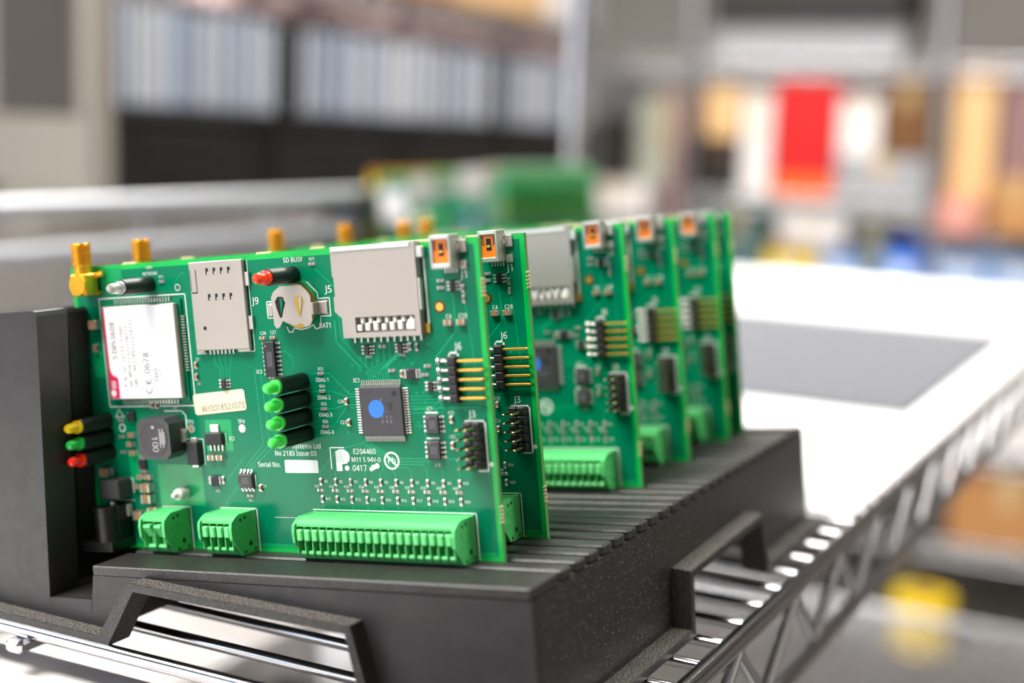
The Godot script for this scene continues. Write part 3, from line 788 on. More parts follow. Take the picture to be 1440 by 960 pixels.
func usb_socket(b: Node3D) -> void:
	var sh := Shape.new()
	var t := 0.5
	sh.box(v3(-11.8, 78.6, 0), v3(-11.8 + t, 87.4, 5.2), 0.12).box(v3(-5.8 - t, 78.6, 0), v3(-5.8, 87.4, 5.2), 0.12)
	sh.box(v3(-11.8 + t, 87.4 - t, 0), v3(-5.8 - t, 87.4, 5.2), 0.12).box(v3(-11.8 + t, 78.6, 0), v3(-5.8 - t, 79.9, 5.2), 0.12)
	sh.box(v3(-11.8 + t, 79.9, 4.6), v3(-11.0, 87.0, 5.2), 0.1).box(v3(-6.4, 79.9, 4.6), v3(-5.8 - t, 87.0, 5.2), 0.1).box(v3(-11.2, 86.3, 4.6), v3(-6.2, 87.0, 5.2), 0.1)
	var o := part(b, "usb_socket", [sh, M.tin])
	part(o, "orange_insert", [box1(v3(-11.3, 79.9, 0.5), v3(-6.3, 86.9, 4.7)), M.orange])
	var d := box1(v3(-9.4, 81.9, 4.6), v3(-7.8, 85.2, 4.78))
	var d2 := box1(v3(-10.8, 83.4, 4.6), v3(-10.4, 86.0, 4.76)).box(v3(-6.9, 83.4, 4.6), v3(-6.5, 86.0, 4.76)).box(v3(-10.2, 83.2, 4.6), v3(-9.95, 85.6, 4.76)).box(v3(-7.3, 83.2, 4.6), v3(-7.05, 85.6, 4.76))
	part(o, "key_slot", [d, M.hole, d2, M.orange_deep, box1(v3(-9.2, 82.7, 4.75), v3(-8.1, 83.3, 4.95), 0.1), M.gold_pin])
	part(o, "solder_tab", [box1(v3(-5.8, 82.4, 0.05), v3(-3.4, 85.9, 0.8), 0.25).box(v3(-5.8, 78.0, 0.05), v3(-3.6, 80.4, 0.8), 0.25).box(v3(-5.9, 83.2, 0.3), v3(-5.2, 84.6, 2.4), 0.1), M.solder])
	var p := Shape.new()
	for k in 5: p.box(v3(-10.6 + k * 0.9, 77.2, 0.05), v3(-10.2 + k * 0.9, 78.7, 0.5), 0.06)
	stuff(part(o, "pins", [p, M.solder]))

func headers(b: Node3D) -> void:
	# one row of five, lying down and pointing off the board
	var body := Shape.new()
	for k in 5: body.box(v3(-11.2, 53.9 - k * 2.5 - 1.22, 0.1), v3(-8.6, 53.9 - k * 2.5 + 1.22, 2.6), 0.28)
	var o := part(b, "pin_header", [body, M.chip_dark])
	for k in 5:
		put(o, "pin", S.pin, v3(-8.7, 53.9 - k * 2.5, 1.35))
		put(o, "solder_joint", S.solder_joint, v3(-14.8, 53.9 - k * 2.5, 0.9))
	# two rows of five, standing out of the board
	var b2 := Shape.new()
	for k in 5:
		for x in [-4.2, -6.75]: b2.box(v3(x - 1.26, 36.3 - k * 2.52 - 1.24, 0.05), v3(x + 1.26, 36.3 - k * 2.52 + 1.24, 2.5), 0.3)
	var h := part(b, "pin_header", [b2, M.chip_dark])
	for k in 5:
		for x in [-4.2, -6.75]:
			var p := put(h, "pin", S.pin_tin, v3(x, 36.3 - k * 2.52, 0.6))
			p.rotation_degrees.y = -90

func processor(b: Node3D) -> void:
	var body := box1(v3(-40.5, 33.9, 0.15), v3(-26.8, 47.5, 1.45), 0.25)
	var o := part(b, "processor", [body, M.chip, Shape.new().disc(v2(-29.0, 45.6), 0.85, 1.45, 1.462, 16), M.chip_dark])
	var p := Shape.new()
	for k in 18:
		var d := (k - 8.5) * 0.72
		p.box(v3(-33.65 + d - 0.15, 47.4, 0.5), v3(-33.65 + d + 0.15, 48.2, 0.75), 0.05).box(v3(-33.65 + d - 0.17, 47.9, 0.03), v3(-33.65 + d + 0.17, 49.2, 0.4), 0.08)
		p.box(v3(-33.65 + d - 0.15, 33.2, 0.5), v3(-33.65 + d + 0.15, 34.0, 0.75), 0.05).box(v3(-33.65 + d - 0.17, 32.2, 0.03), v3(-33.65 + d + 0.17, 33.5, 0.4), 0.08)
		p.box(v3(-26.9, 40.7 + d - 0.15, 0.5), v3(-26.1, 40.7 + d + 0.15, 0.75), 0.05).box(v3(-26.4, 40.7 + d - 0.17, 0.03), v3(-25.1, 40.7 + d + 0.17, 0.4), 0.08)
		p.box(v3(-41.2, 40.7 + d - 0.15, 0.5), v3(-40.4, 40.7 + d + 0.15, 0.75), 0.05).box(v3(-42.2, 40.7 + d - 0.17, 0.03), v3(-40.9, 40.7 + d + 0.17, 0.4), 0.08)
	stuff(part(o, "pins", [p, M.solder]))
	part(o, "blue_sticker", [Shape.new().disc(v2(-35.1, 41.4), 2.5, 1.45, 1.5, 28), M.blue_dot])
	var t := Shape.new()
	for q in [[-33.4, 1.0], [-31.9, 0.8], [-30.6, 0.7]]:
		for k in 5: t.box(v3(q[0] - 0.25, 37.4 + k * 1.5, 1.45), v3(q[0] + 0.2, 38.3 + k * 1.5 * q[1], 1.46))
	part(o, "chip_print", [t, M.ink_grey])

func power_parts(b: Node3D) -> void:
	# inductor: a ferrite block with cut corners and a round plug
	var oct := [v2(-114.4, 28.0), v2(-105.9, 28.0), v2(-104.1, 29.8), v2(-104.1, 38.4), v2(-105.9, 40.2), v2(-114.4, 40.2), v2(-116.2, 38.4), v2(-116.2, 29.8)]
	var o := part(b, "inductor", [Shape.new().prism(oct, 0.1, 7.0), M.ferrite])
	part(o, "plug", [Shape.new().ring(v2(-110.1, 34.1), 4.7, 5.1, 6.9, 7.12, 28), M.chip, Shape.new().disc(v2(-110.1, 34.1), 4.7, 6.9, 7.06, 28), M.chip])
	var t := Shape.new()
	write(t, "100", v3(-109.8, 32.6, 7.07), 2.1, -90.0)
	t.disc(v2(-110.2, 37.6), 0.5, 7.05, 7.08, 10)
	for k in 4: t.box(v3(-107.9 + k * 0.55, 31.6 + k % 2, 7.05), v3(-107.6 + k * 0.55, 37.2 - k % 2, 7.08))
	part(o, "rating_print", [t, M.print])
	part(o, "solder_tab", [box1(v3(-104.2, 32.2, 0.05), v3(-102.8, 36.2, 2.2), 0.2).box(v3(-117.4, 32.2, 0.05), v3(-116.1, 36.2, 2.2), 0.2), M.solder])
	# diode and regulator
	var d := part(b, "diode", [box1(v3(-102.4, 25.4, 0.1), v3(-98.2, 32.3, 2.3), 0.25), M.chip_dark])
	part(d, "lead", [box1(v3(-101.6, 24.6, 0.05), v3(-99.2, 25.6, 1.2), 0.1).box(v3(-101.6, 32.2, 0.05), v3(-99.2, 33.4, 1.2), 0.1), M.solder])
	var r := part(b, "regulator", [box1(v3(-95.6, 31.3, 0.15), v3(-89.4, 34.9, 1.7), 0.25), M.chip_dark])
	var rp := box1(v3(-94.2, 34.8, 0.05), v3(-91.0, 37.2, 0.6), 0.15)
	for k in 4: rp.box(v3(-94.9 + k * 1.45, 29.4, 0.05), v3(-94.2 + k * 1.45, 31.4, 0.6), 0.12)
	part(r, "lead", [rp, M.solder])
	# dark moulded block and the power jack at the board's lower left
	part(b, "relay", [box1(v3(-134.4, 15.2, 0.1), v3(-127.2, 21.1, 5.8), 0.3), M.chip])
	var j := box1(v3(-139.6, 0.1, 0.1), v3(-127.4, 3.4, 10.5), 0.3).box(v3(-136.0, 3.4, 0.1), v3(-127.6, 13.4, 6.5), 0.4)
	j.rod(v3(-131.6, 3.2, 7.2), v3(-131.6, 13.6, 7.2), 3.7, 24)
	var jk := part(b, "power_jack", [j, M.black])
	part(jk, "contact", [Shape.new().ball(v3(-131.2, 13.9, 4.4), 0.9).box(v3(-127.7, 9.6, 1.0), v3(-126.6, 13.2, 3.0), 0.2), M.tin])
	# white peg, cream label, tooling holes and test points
	part(b, "support_peg", [Shape.new().lathe(v3(-106.2, 16.8, 0), v3(0, 0, 1), [v2(0, 0), v2(1.75, 0), v2(1.75, 3.6), v2(1.3, 4.0), v2(0.9, 4.1), v2(0.75, 5.6), v2(0.45, 5.9), v2(0, 5.9)], 18), M.peg])
	var lb := Shape.new()
	var cen := v2(-90.0, 43.9)
	var rt := Transform3D(Basis(v3(0, 0, 1), deg_to_rad(4.3)), v3(cen.x, cen.y, 0))
	lb.prism([v2(-9.5, -2.6), v2(-8.9, -3.2), v2(8.9, -3.2), v2(9.5, -2.6), v2(9.5, 2.4), v2(8.9, 3.0), v2(-8.9, 3.0), v2(-9.5, 2.4)], 0.1, 0.2, rt)
	var sticker := part(b, "serial_sticker", [lb, M.label_cream])
	var lt := Shape.new()
	write(lt, "W/001852/073", v3(cen.x + 1.2, cen.y - 1.6, 0.22), 1.75, 4.3, 1.0)
	part(sticker, "serial_print", [lt, M.ink])
	var tp := Shape.new()
	tp.ring(v2(-101.5, 36.0), 0.55, 1.3, 0.05, 0.14, 18)
	tp.disc(v2(-82.7, 36.0), 1.25, 0.05, 0.14, 18)
	tp.ring(v2(-101.4, 78.0), 0.7, 1.1, 0.05, 0.14, 16)
	part(b, "test_pad", [tp, M.tin])
	part(b, "gold_pad", [Shape.new().disc(v2(-13.2, 68.4), 1.15, 0.05, 0.16, 20).disc(v2(-101.5, 36.0), 0.5, 0.05, 0.15, 12), M.gold_pin, Shape.new().ring(v2(-13.2, 68.4), 1.15, 1.75, 0.04, 0.1, 22), M.orange_deep])

func small_parts(b: Node3D) -> void:
	for k in 10:   # the ten rows of three above the long terminal block
		var x := -56.6 + 5.01 * k
		put(b, "resistor", S.res, v3(x, 20.7, 0.05), 90)
		put(b, "resistor", S.res, v3(x - 0.4, 18.2, 0.05))
		put(b, "resistor", S.res, v3(x, 15.7, 0.05), 90)
	for k in 4: put(b, "resistor", S.res, v3(-53.3, 51.4 - 5.0 * k, 0.05))
	for q in [[-107.1, 80.0, 0], [-52.9, 82.1, 0], [-23.4, 58.1, 90], [-21.3, 57.9, 90], [-32.2, 58.4, 0], [-12.2, 75.3, 0], [-12.3, 73.4, 0], [-5.6, 72.9, 90], [-5.6, 70.2, 90], [-128.6, 38.7, 0], [-128.8, 33.7, 0], [-128.8, 28.9, 0], [-70.2, 50.6, 0], [-82, 16.2, 0], [-91.3, 20.8, 90], [-29.8, 51.7, 0], [-19.4, 50.3, 0], [-18.4, 52.7, 0]]:
		put(b, "resistor", S.res, v3(q[0], q[1], 0.05), q[2])
	for q in [[-72.0, 62.0, 0], [-68.4, 62.1, 0], [-45.4, 43.4, 90], [-45.2, 37.5, 90], [-26.6, 50.8, 90], [-12.3, 38.1, 90], [-12.6, 31.1, 90], [-97.2, 54.9, 90], [-97.4, 51.4, 90], [-77.8, 18.6, 90], [-115.5, 43.4, 90], [-113.6, 43.2, 90]]:
		put(b, "capacitor", S.cap, v3(q[0], q[1], 0.05), q[2])
	for q in [[-10.7, 64.1, 0], [-6.7, 64.1, 0], [-124.6, 34.2, 0], [-125.4, 31.4, 0], [-124.6, 28.8, 0], [-94.6, 27.4, 0], [-91.4, 27.4, 0], [-122.6, 21.4, 0], [-119.6, 21.4, 0], [-124.6, 18.4, 0]]:
		put(b, "capacitor", S.cap_big, v3(q[0], q[1], 0.05), q[2])
	for q in [[-120.2, 18.2], [-120.2, 14.8], [-118.2, 11.0], [-136.0, 22.8], [-134.2, 68.3], [-124.2, 9.6]]:
		put(b, "capacitor", S.cap_huge, v3(q[0], q[1], 0.05))
	put(b, "capacitor", S.cap_big, v3(-135.2, 61.0, 0.05), 90)
	chip(b, "chip", "so16", v3(-69.5, 56.0, 0.02))
	chip(b, "chip", "so8", v3(-17.9, 36.9, 0.02))
	chip(b, "chip", "so8", v3(-18.1, 29.9, 0.02))
	chip(b, "chip", "so8", v3(-82.5, 20.7, 0.02), 90)
	chip(b, "chip", "qfn", v3(-94.0, 20.6, 0.02))
	chip(b, "chip", "qfn", v3(-23.5, 50.7, 0.02))
	chip(b, "chip", "qfn", v3(-121.4, 25.2, 0.02), 90)
	for q in [[-36.9, 57.6], [-26.1, 57.8], [-8.3, 73.8], [-17.6, 47.2], [-87.3, 49.2]]: chip(b, "transistor", "sot", v3(q[0], q[1], 0.02))
	put(b, "transistor", S.qfn, v3(-124.0, 39.9, 0.02))

# ---------------------------------------------------------------- the black board rack
func rim(outer: Array, inner: Array) -> Array:
	var p := outer.duplicate()
	var q := inner.duplicate()
	q.reverse()
	return p + q

func board_rack(label: String) -> Node3D:
	var r := thing("board_rack", label, "board rack")
	var base := Shape.new()
	# front and back walls, the front one with a hand hole
	var front := [v2(-120.9, -18.8), v2(20.2, -0.5), v2(24.4, -36), v2(-23.8, -36), v2(-29.8, -16.8), v2(-100.6, -18.3), v2(-109.8, -36), v2(-121.8, -36)]
	base.prism(front, 21.9, 24.7)
	base.prism(front, -218, -215.2)
	base.prism([v2(-121.0, -21.0), v2(-118.2, -20.6), v2(-119, -36), v2(-121.8, -36)], -215.2, 21.9)
	part(r, "base_wall", [base, M.rack])
	# right wall, leaning out a little, with a hand hole too
	var slant := Transform3D(Basis(v3(0, 0, 1), v3(-0.117, 1, 0), v3(1, 0, 0)), v3(19.9 + 0.3, 0, 0))
	var side := Shape.new()
	side.prism([v2(21.85, -0.4), v2(-218, -0.4), v2(-218, -36), v2(-143.6, -36), v2(-139.3, -16.8), v2(-70.8, -18.2), v2(-70, -36), v2(21.85, -36)], -2.8, 0, slant)
	part(r, "side_wall", [side, M.rack_specks])
	# the flange that runs along the feet and round the hand holes
	var fl := Shape.new()
	fl.prism(rim([v2(-185, -33.7), v2(-113.6, -33.8), v2(-102.2, -16.2), v2(-28.3, -14.5), v2(-21.5, -33.6), v2(30.5, -33.6)], [v2(-185, -36), v2(-109.8, -36), v2(-100.6, -18.4), v2(-29.8, -16.8), v2(-23.8, -36), v2(30.5, -36)]), 24.6, 30.8)
	fl.prism(rim([v2(30.8, -33.7), v2(-67, -33.7), v2(-68.3, -16), v2(-141, -14.5), v2(-146, -33.6), v2(-222, -33.6)], [v2(30.8, -36), v2(-70, -36), v2(-70.8, -18.3), v2(-139.3, -16.9), v2(-143.6, -36), v2(-222, -36)]), -0.1, 6.4, slant)
	part(r, "flange", [fl, M.rack_dusty])
	# dust that has settled along the top of the flange
	var du := Shape.new()
	for q in [[-185.0, -33.7, -113.8, -33.8], [-101.8, -16.2, -28.6, -14.5]]:
		du.prism([v2(q[0], q[1]), v2(q[2], q[3]), v2(q[2], q[3] + 0.12), v2(q[0], q[1] + 0.12)], 24.8, 30.5)
	for q in [[30.0, -33.7, -66.8, -33.7], [-68.6, -16.0, -140.8, -14.5], [-146.4, -33.6, -221, -33.6]]:
		du.prism([v2(q[0], q[1]), v2(q[2], q[3]), v2(q[2], q[3] + 0.12), v2(q[0], q[1] + 0.12)], 0.1, 6.1, slant)
	stuff(part(r, "dust", [du, M.dust]))
	# channel between base and tower
	var ch := Shape.new()
	ch.prism([v2(-139.5, -28.6), v2(-121.6, -26.2), v2(-121.6, -28.8), v2(-139.5, -31.2)], -218, 22)
	part(r, "channel_floor", [ch, M.rack_dusty])
	part(r, "channel_wall", [Shape.new().prism([v2(-138.5, -28.5), v2(-121.6, -26.2), v2(-121.6, -36), v2(-138.0, -36)], 22, 24.65), M.rack])
	# tower with a groove for every board
	var tw := Shape.new()
	tw.prism([v2(-152.4, 54.9), v2(-148.0, -28), v2(-147.6, -36), v2(-186, -36), v2(-186, 50.4)], -218, 12.6)
	var face_ := [v2(-142.6, 56.2), v2(-143.6, 56.5), v2(-186, 50.4), v2(-186, -36), v2(-137.6, -36), v2(-137.8, -28.1), v2(-142.0, 55.0)]
	tw.prism(face_, 12.6, 24.7)
	part(r, "tower", [tw, M.rack])
	var rib_face := [v2(-152.6, 54.3), v2(-145.6, 55.4), v2(-144.8, 54.4), v2(-140.4, -27.9), v2(-148.2, -28.6)]
	var tr := Shape.new().prism(rib_face, -3.15, 3.15)
	var tm := mesh_of([tr, M.rack])
	var tb := mesh_of([Shape.new().prism(rib_face, -4.0, 4.0), M.rack])
	put(r, "tower_rib", tb, v3(-0.6, 0, 4.6))
	for k in 24: put(r, "tower_rib", tm, v3(0, 0, -0.8 - 8.9 * (k + 0.5)))
	# deck: bars with a groove between each two, sloping like the boards
	var deck := Node3D.new()
	var plate := put(r, "deck_plate", mesh_of([box1(v3(-122.2, -4.6, -215), v3(18.4, -2.4, 22)), M.rack]))
	plate.rotation_degrees.z = TILT
	var bar := mesh_of([box1(v3(-122.4, -3.0, -3.15), v3(20.0, 0, 3.15), 0.55), M.rack_dusty])
	var first := mesh_of([box1(v3(-122.4, -3.0, 9.3), v3(20.0, 0, 24.7), 0.35), M.rack_dusty])
	put(r, "deck_bar", first, Vector3.ZERO, TILT)
	for k in 24: put(r, "deck_bar", bar, v3(0, 0, -0.8 - 8.9 * (k - 0.5)), TILT)
	put(r, "deck_bar", mesh_of([box1(v3(-122.4, -3.0, -218), v3(20.0, 0, -210.4), 0.5), M.rack_dusty]), Vector3.ZERO, TILT)
	deck.free()
	return r

# ---------------------------------------------------------------- the chrome wire shelf
const WIRE_Y := -37.7
func wire_shelf() -> void:
	var t := thing("wire_shelf", "chrome wire shelf under the black board rack", "wire shelf")
	var wire := mesh_of([Shape.new().rod(v3(-571, 0, 0), v3(40, 0, 0), 1.7, 10), M.chrome])
	var hook := mesh_of([Shape.new().rod(v3(38.6, -1.5, 0), v3(38.2, -8.2, 0), 1.5, 8), M.chrome])
	for k in 65:
		var w := put(t, "wire", wire, v3(0, WIRE_Y, 10.35 - 20.35 * k))
		if 10.35 - 20.35 * k > -420: put(w, "wire_end", hook)
	for x in [41.0, -571.0]:
		part(t, "top_rail", [Shape.new().rod(v3(x, -38.5, 33), v3(x, -38.5, -1300), 3.3, 14), M.chrome])
		part(t, "lower_rail", [Shape.new().rod(v3(x + 1.0, -69.5, 33), v3(x + 1.0, -69.5, -1300), 3.0, 12), M.chrome])
		for k in 42:
			var z := 203.0 - 31.2 * (k + 6)
			var up := k % 2 == 0
			put(t, "brace", S.brace_a if up else S.brace_b, v3(x + 0.6, 0, z))
	part(t, "front_wire", [Shape.new().rod(v3(-571, WIRE_Y, 30.5), v3(41, WIRE_Y, 30.5), 2.15, 12), M.chrome])
	for z in [-1302.0]:
		part(t, "end_rail", [Shape.new().rod(v3(-571, -38.5, z), v3(41, -38.5, z), 3.3, 12).rod(v3(-571, -69.5, z), v3(41, -69.5, z), 3.0, 12), M.chrome])
	for x in [-142.0, -330.0]:
		part(t, "crossbar", [Shape.new().box(v3(x - 3.2, WIRE_Y - 5.6, -1300), v3(x + 3.2, WIRE_Y - 1.6, 36), 1.2), M.chrome])

func post(label: String, x: float, z: float, r: float, y0: float, y1: float) -> void:
	var t := thing("shelf_post", label, "shelf post", v3(x, y0, z))
	part(t, "tube", [Shape.new().rod(v3(0, 0, 0), v3(0, y1 - y0, 0), r, 20), M.chrome])
	var g := Shape.new()
	var n := int((y1 - y0) / 50.0)
	for k in n: g.lathe(v3(0, 20 + k * 50.0, 0), v3(0, 1, 0), [v2(r, 0), v2(r + 0.4, 0.5), v2(r + 0.4, 1.5), v2(r, 2)], 20)
	stuff(part(t, "height_ring", [g, M.chrome]))

func ledge() -> void:
	var t := thing("shelf_ledge", "low chrome ledge along the back edge of the wire shelf", "shelf ledge", v3(-561, -38, -360))
	part(t, "top_bar", [Shape.new().rod(v3(0, 90, 480), v3(0, 90, -450), 7, 12), M.zinc])
	part(t, "middle_bar", [Shape.new().rod(v3(0, 58, 480), v3(0, 58, -450), 7, 12), M.zinc])
	part(t, "foot_bar", [Shape.new().rod(v3(0, 6, 480), v3(0, 6, -450), 3.5, 12), M.zinc])
	for k in 7:
		part(t, "upright", [Shape.new().rod(v3(0, 6, 465 - 150 * k), v3(0, 90, 465 - 150 * k), 2.5, 8), M.zinc])

func paper(label: String, x0: float, x1: float, z0: float, z1: float, y: float, turn := 0.0) -> void:
	var c := v3((x0 + x1) / 2, y, (z0 + z1) / 2)
	var o := simple("paper_sheet", [box1(v3(x0, 0, z0) - v3(c.x, 0, c.z), v3(x1, 0.5, z1) - v3(c.x, 0, c.z), 0.1), M.sheet], label, "paper", c, "white sheets on the wire shelf")
	o.rotation_degrees.y = turn

# ---------------------------------------------------------------- the room behind
func tray_mesh(m: Material, h: float) -> Array:
	var f := Shape.new()
	f.box(v3(-95, 0, -6), v3(80, h, 6), 1.5)
	var e := Shape.new()
	e.box(v3(80, 6, -7.5), v3(84, h - 5, 7.5), 1)
	return [mesh_of([f, M.tray_body]), mesh_of([e, m])]

func tote(label: String, z: float, l: float) -> void:
	var t := thing("black_tote", label, "tote", v3(-1420, -12, z), "black totes under the trays")
	var h := 142.0
	var b := box1(v3(-120, 0, -l / 2), v3(118, h - 14, l / 2), 6)
	part(t, "body", [b, M.tote])
	part(t, "lid_rim", [box1(v3(-128, h - 14, -l / 2 - 5), v3(128, h, l / 2 + 5), 3), M.tote])
	part(t, "hand_hole", [box1(v3(118, h * 0.28, -l * 0.28), v3(119.5, h * 0.62, l * 0.28)), M.hole])
	part(t, "label_holder", [box1(v3(118, h * 0.68, -l * 0.30), v3(121, h * 0.86, l * 0.30), 1), M.tote_panel])
	for s in [-1.0, 1.0]:
		part(t, "corner_post", [box1(v3(112, 0, s * l * 0.47 - 10), v3(126, h - 14, s * l * 0.47 + 10), 3), M.tote])

func carton(label: String, lo: Vector3, hi: Vector3, m: Material, tape: Material, group := "", called := "carton", category := "box") -> void:
	var c := v3((lo.x + hi.x) / 2, lo.y, (lo.z + hi.z) / 2)
	var t := thing(called, label, category, c, group)
	var a := lo - c
	var b := hi - c
	part(t, "body", [box1(a, v3(b.x, b.y - 3, b.z), 2.5), m])
	part(t, "flap", [box1(v3(a.x, b.y - 3.2, a.z), v3(b.x, b.y, -1.5), 1), m])
	part(t, "flap", [box1(v3(a.x, b.y - 3.2, 1.5), v3(b.x, b.y, b.z), 1), m])
	part(t, "tape", [box1(v3(a.x - 0.3, b.y, -14), v3(b.x + 0.3, b.y + 0.4, 14)), tape])
	part(t, "tape_end", [box1(v3(a.x + (b.x - a.x) * 0.42, a.y + (b.y - a.y) * 0.55, b.z), v3(a.x + (b.x - a.x) * 0.58, b.y, b.z + 0.5)), tape])

func bin(label: String, lo: Vector3, hi: Vector3, m: Material, group := "") -> void:
	var c := v3((lo.x + hi.x) / 2, lo.y, (lo.z + hi.z) / 2)
	var t := thing("parts_bin", label, "bin", c, group)
	var a := lo - c
	var b := hi - c
	var w := 3.0
	part(t, "body", [box1(a, v3(b.x, a.y + w, b.z), 1).box(a, v3(a.x + w, b.y, b.z - 25), 1).box(v3(b.x - w, a.y, a.z), v3(b.x, b.y, b.z - 25), 1).box(a, v3(b.x, b.y, a.z + w), 1), m])
	part(t, "front_lip", [box1(v3(a.x, a.y, b.z - 26), v3(b.x, a.y + (b.y - a.y) * 0.6, b.z), 4), m])
	part(t, "label_slot", [box1(v3(a.x + (b.x - a.x) * 0.25, a.y + (b.y - a.y) * 0.18, b.z), v3(b.x - (b.x - a.x) * 0.25, a.y + (b.y - a.y) * 0.45, b.z + 2), 1), M.paper])

func unit_shelf(label: String, x0: float, x1: float, z0: float, z1: float, y: float, along_x: bool) -> void:
	var t := thing("unit_shelf", label, "wire shelf", v3((x0 + x1) / 2, y, (z0 + z1) / 2))
	var hx := (x1 - x0) / 2
	var hz := (z1 - z0) / 2
	part(t, "rail", [Shape.new().rod(v3(-hx, 0, hz), v3(hx, 0, hz), 4, 10).rod(v3(-hx, -32, hz), v3(hx, -32, hz), 4, 10).rod(v3(hx, 0, -hz), v3(hx, 0, hz), 4, 10).rod(v3(hx, -32, -hz), v3(hx, -32, hz), 4, 10).rod(v3(-hx, 0, -hz), v3(hx, 0, -hz), 4, 10).rod(v3(-hx, 0, -hz), v3(-hx, 0, hz), 4, 10), M.chrome])
	var s := Shape.new()
	var n := int((hx if along_x else hz) * 2.0 / 26.0)
	for k in n:
		var u := (k + 0.5) * 26.0
		if along_x: s.rod(v3(-hx + u, 0, -hz), v3(-hx + u, 0, hz), 2, 6)
		else: s.rod(v3(-hx, 0, -hz + u), v3(hx, 0, -hz + u), 2, 6)
	stuff(part(t, "deck_wire", [s, M.chrome]))
	var z := Shape.new()
	var L := (hx if along_x else hz) * 2.0
	var m := int(L / 36.0)
	for k in m:
		var a := k * 36.0 - L / 2
		var y0 := 0.0 if k % 2 == 0 else -32.0
		if along_x: z.rod(v3(a, y0, hz), v3(a + 36, -32.0 - y0, hz), 2.4, 6)
		else: z.rod(v3(hx, y0, a), v3(hx, -32.0 - y0, a + 36), 2.4, 6)
	stuff(part(t, "zigzag_wire", [z, M.chrome]))

func monitor() -> void:
	# its near upright edge is the right one; the screen turns away from it
	var t := thing("computer_monitor", "beige computer monitor with a dark screen at the left", "monitor", v3(-1000, 18, -899))
	t.rotation_degrees.y = -28.0
	part(t, "case", [box1(v3(-420, 0, -34), v3(0, 330, -12), 8), M.beige])
	part(t, "bezel", [box1(v3(-420, 0, -14), v3(0, 96, 0), 4).box(v3(-34, 96, -14), v3(0, 330, 0), 4).box(v3(-420, 96, -14), v3(-386, 330, 0), 4).box(v3(-386, 300, -14), v3(-34, 330, 0), 4), M.beige])
	part(t, "screen", [box1(v3(-386, 96, -13), v3(-34, 300, -6)), M.screen])
	part(t, "foot", [box1(v3(-300, -52, -90), v3(-120, 0, 20), 6), M.beige])

func room_materials() -> void:
	var gl := mat("pane", Color(0.95, 0.97, 0.97, 0.06), 0.02)
	gl.transparency = BaseMaterial3D.TRANSPARENCY_ALPHA
	mat("wall", Color(0.66, 0.64, 0.62), 0.9)
	mat("ceiling", Color(0.86, 0.86, 0.85), 0.9)
	var f := mat("floor", Color(1, 1, 1), 0.8)
	grain(f, noise_tex(0.03, Color(0.34, 0.325, 0.31), Color(0.42, 0.405, 0.39), 31, 5), 0.6)
	mat("tray_pale", Color(0.84, 0.86, 0.90), 0.45)
	mat("tray_blue", Color(0.70, 0.75, 0.84), 0.45)
	mat("tray_grey", Color(0.60, 0.62, 0.66), 0.45)
	mat("pink_film", Color(0.90, 0.80, 0.80), 0.2)
	mat("tray_body", Color(0.20, 0.21, 0.23), 0.6)
	mat("tote", Color(0.055, 0.053, 0.055), 0.6)
	mat("tote_panel", Color(0.11, 0.105, 0.105), 0.6)
	mat("beige", Color(0.60, 0.575, 0.54), 0.55)
	mat("screen", Color(0.24, 0.22, 0.22), 0.4)
	mat("kraft", Color(0.72, 0.52, 0.32), 0.85)
	mat("kraft_pale", Color(0.86, 0.70, 0.50), 0.85)
	mat("kraft_dark", Color(0.42, 0.28, 0.14), 0.85)
	mat("tape", Color(0.80, 0.70, 0.52), 0.4)
	mat("red", Color(0.78, 0.015, 0.01), 0.6)
	mat("orange_box", Color(0.92, 0.42, 0.16), 0.5)
	mat("white_box", Color(0.90, 0.88, 0.87), 0.6)
	mat("grey_box", Color(0.62, 0.62, 0.64), 0.6)
	mat("sage", Color(0.72, 0.74, 0.68), 0.6)
	mat("dark_box", Color(0.10, 0.09, 0.08), 0.6)
	mat("pink", Color(0.86, 0.60, 0.54), 0.6)
	mat("mauve", Color(0.52, 0.40, 0.40), 0.7)
	mat("blue_bin", Color(0.36, 0.62, 1.0), 0.4)
	mat("blue_pale", Color(0.66, 0.80, 1.0), 0.45)
	mat("yellow", Color(1.0, 0.86, 0.02), 0.5)
	mat("wire_shade_mat", Color(0.46, 0.47, 0.50), 0.6)
	mat("olive", Color(0.46, 0.48, 0.38), 0.7)
	mat("teal", Color(0.30, 0.40, 0.40), 0.7)

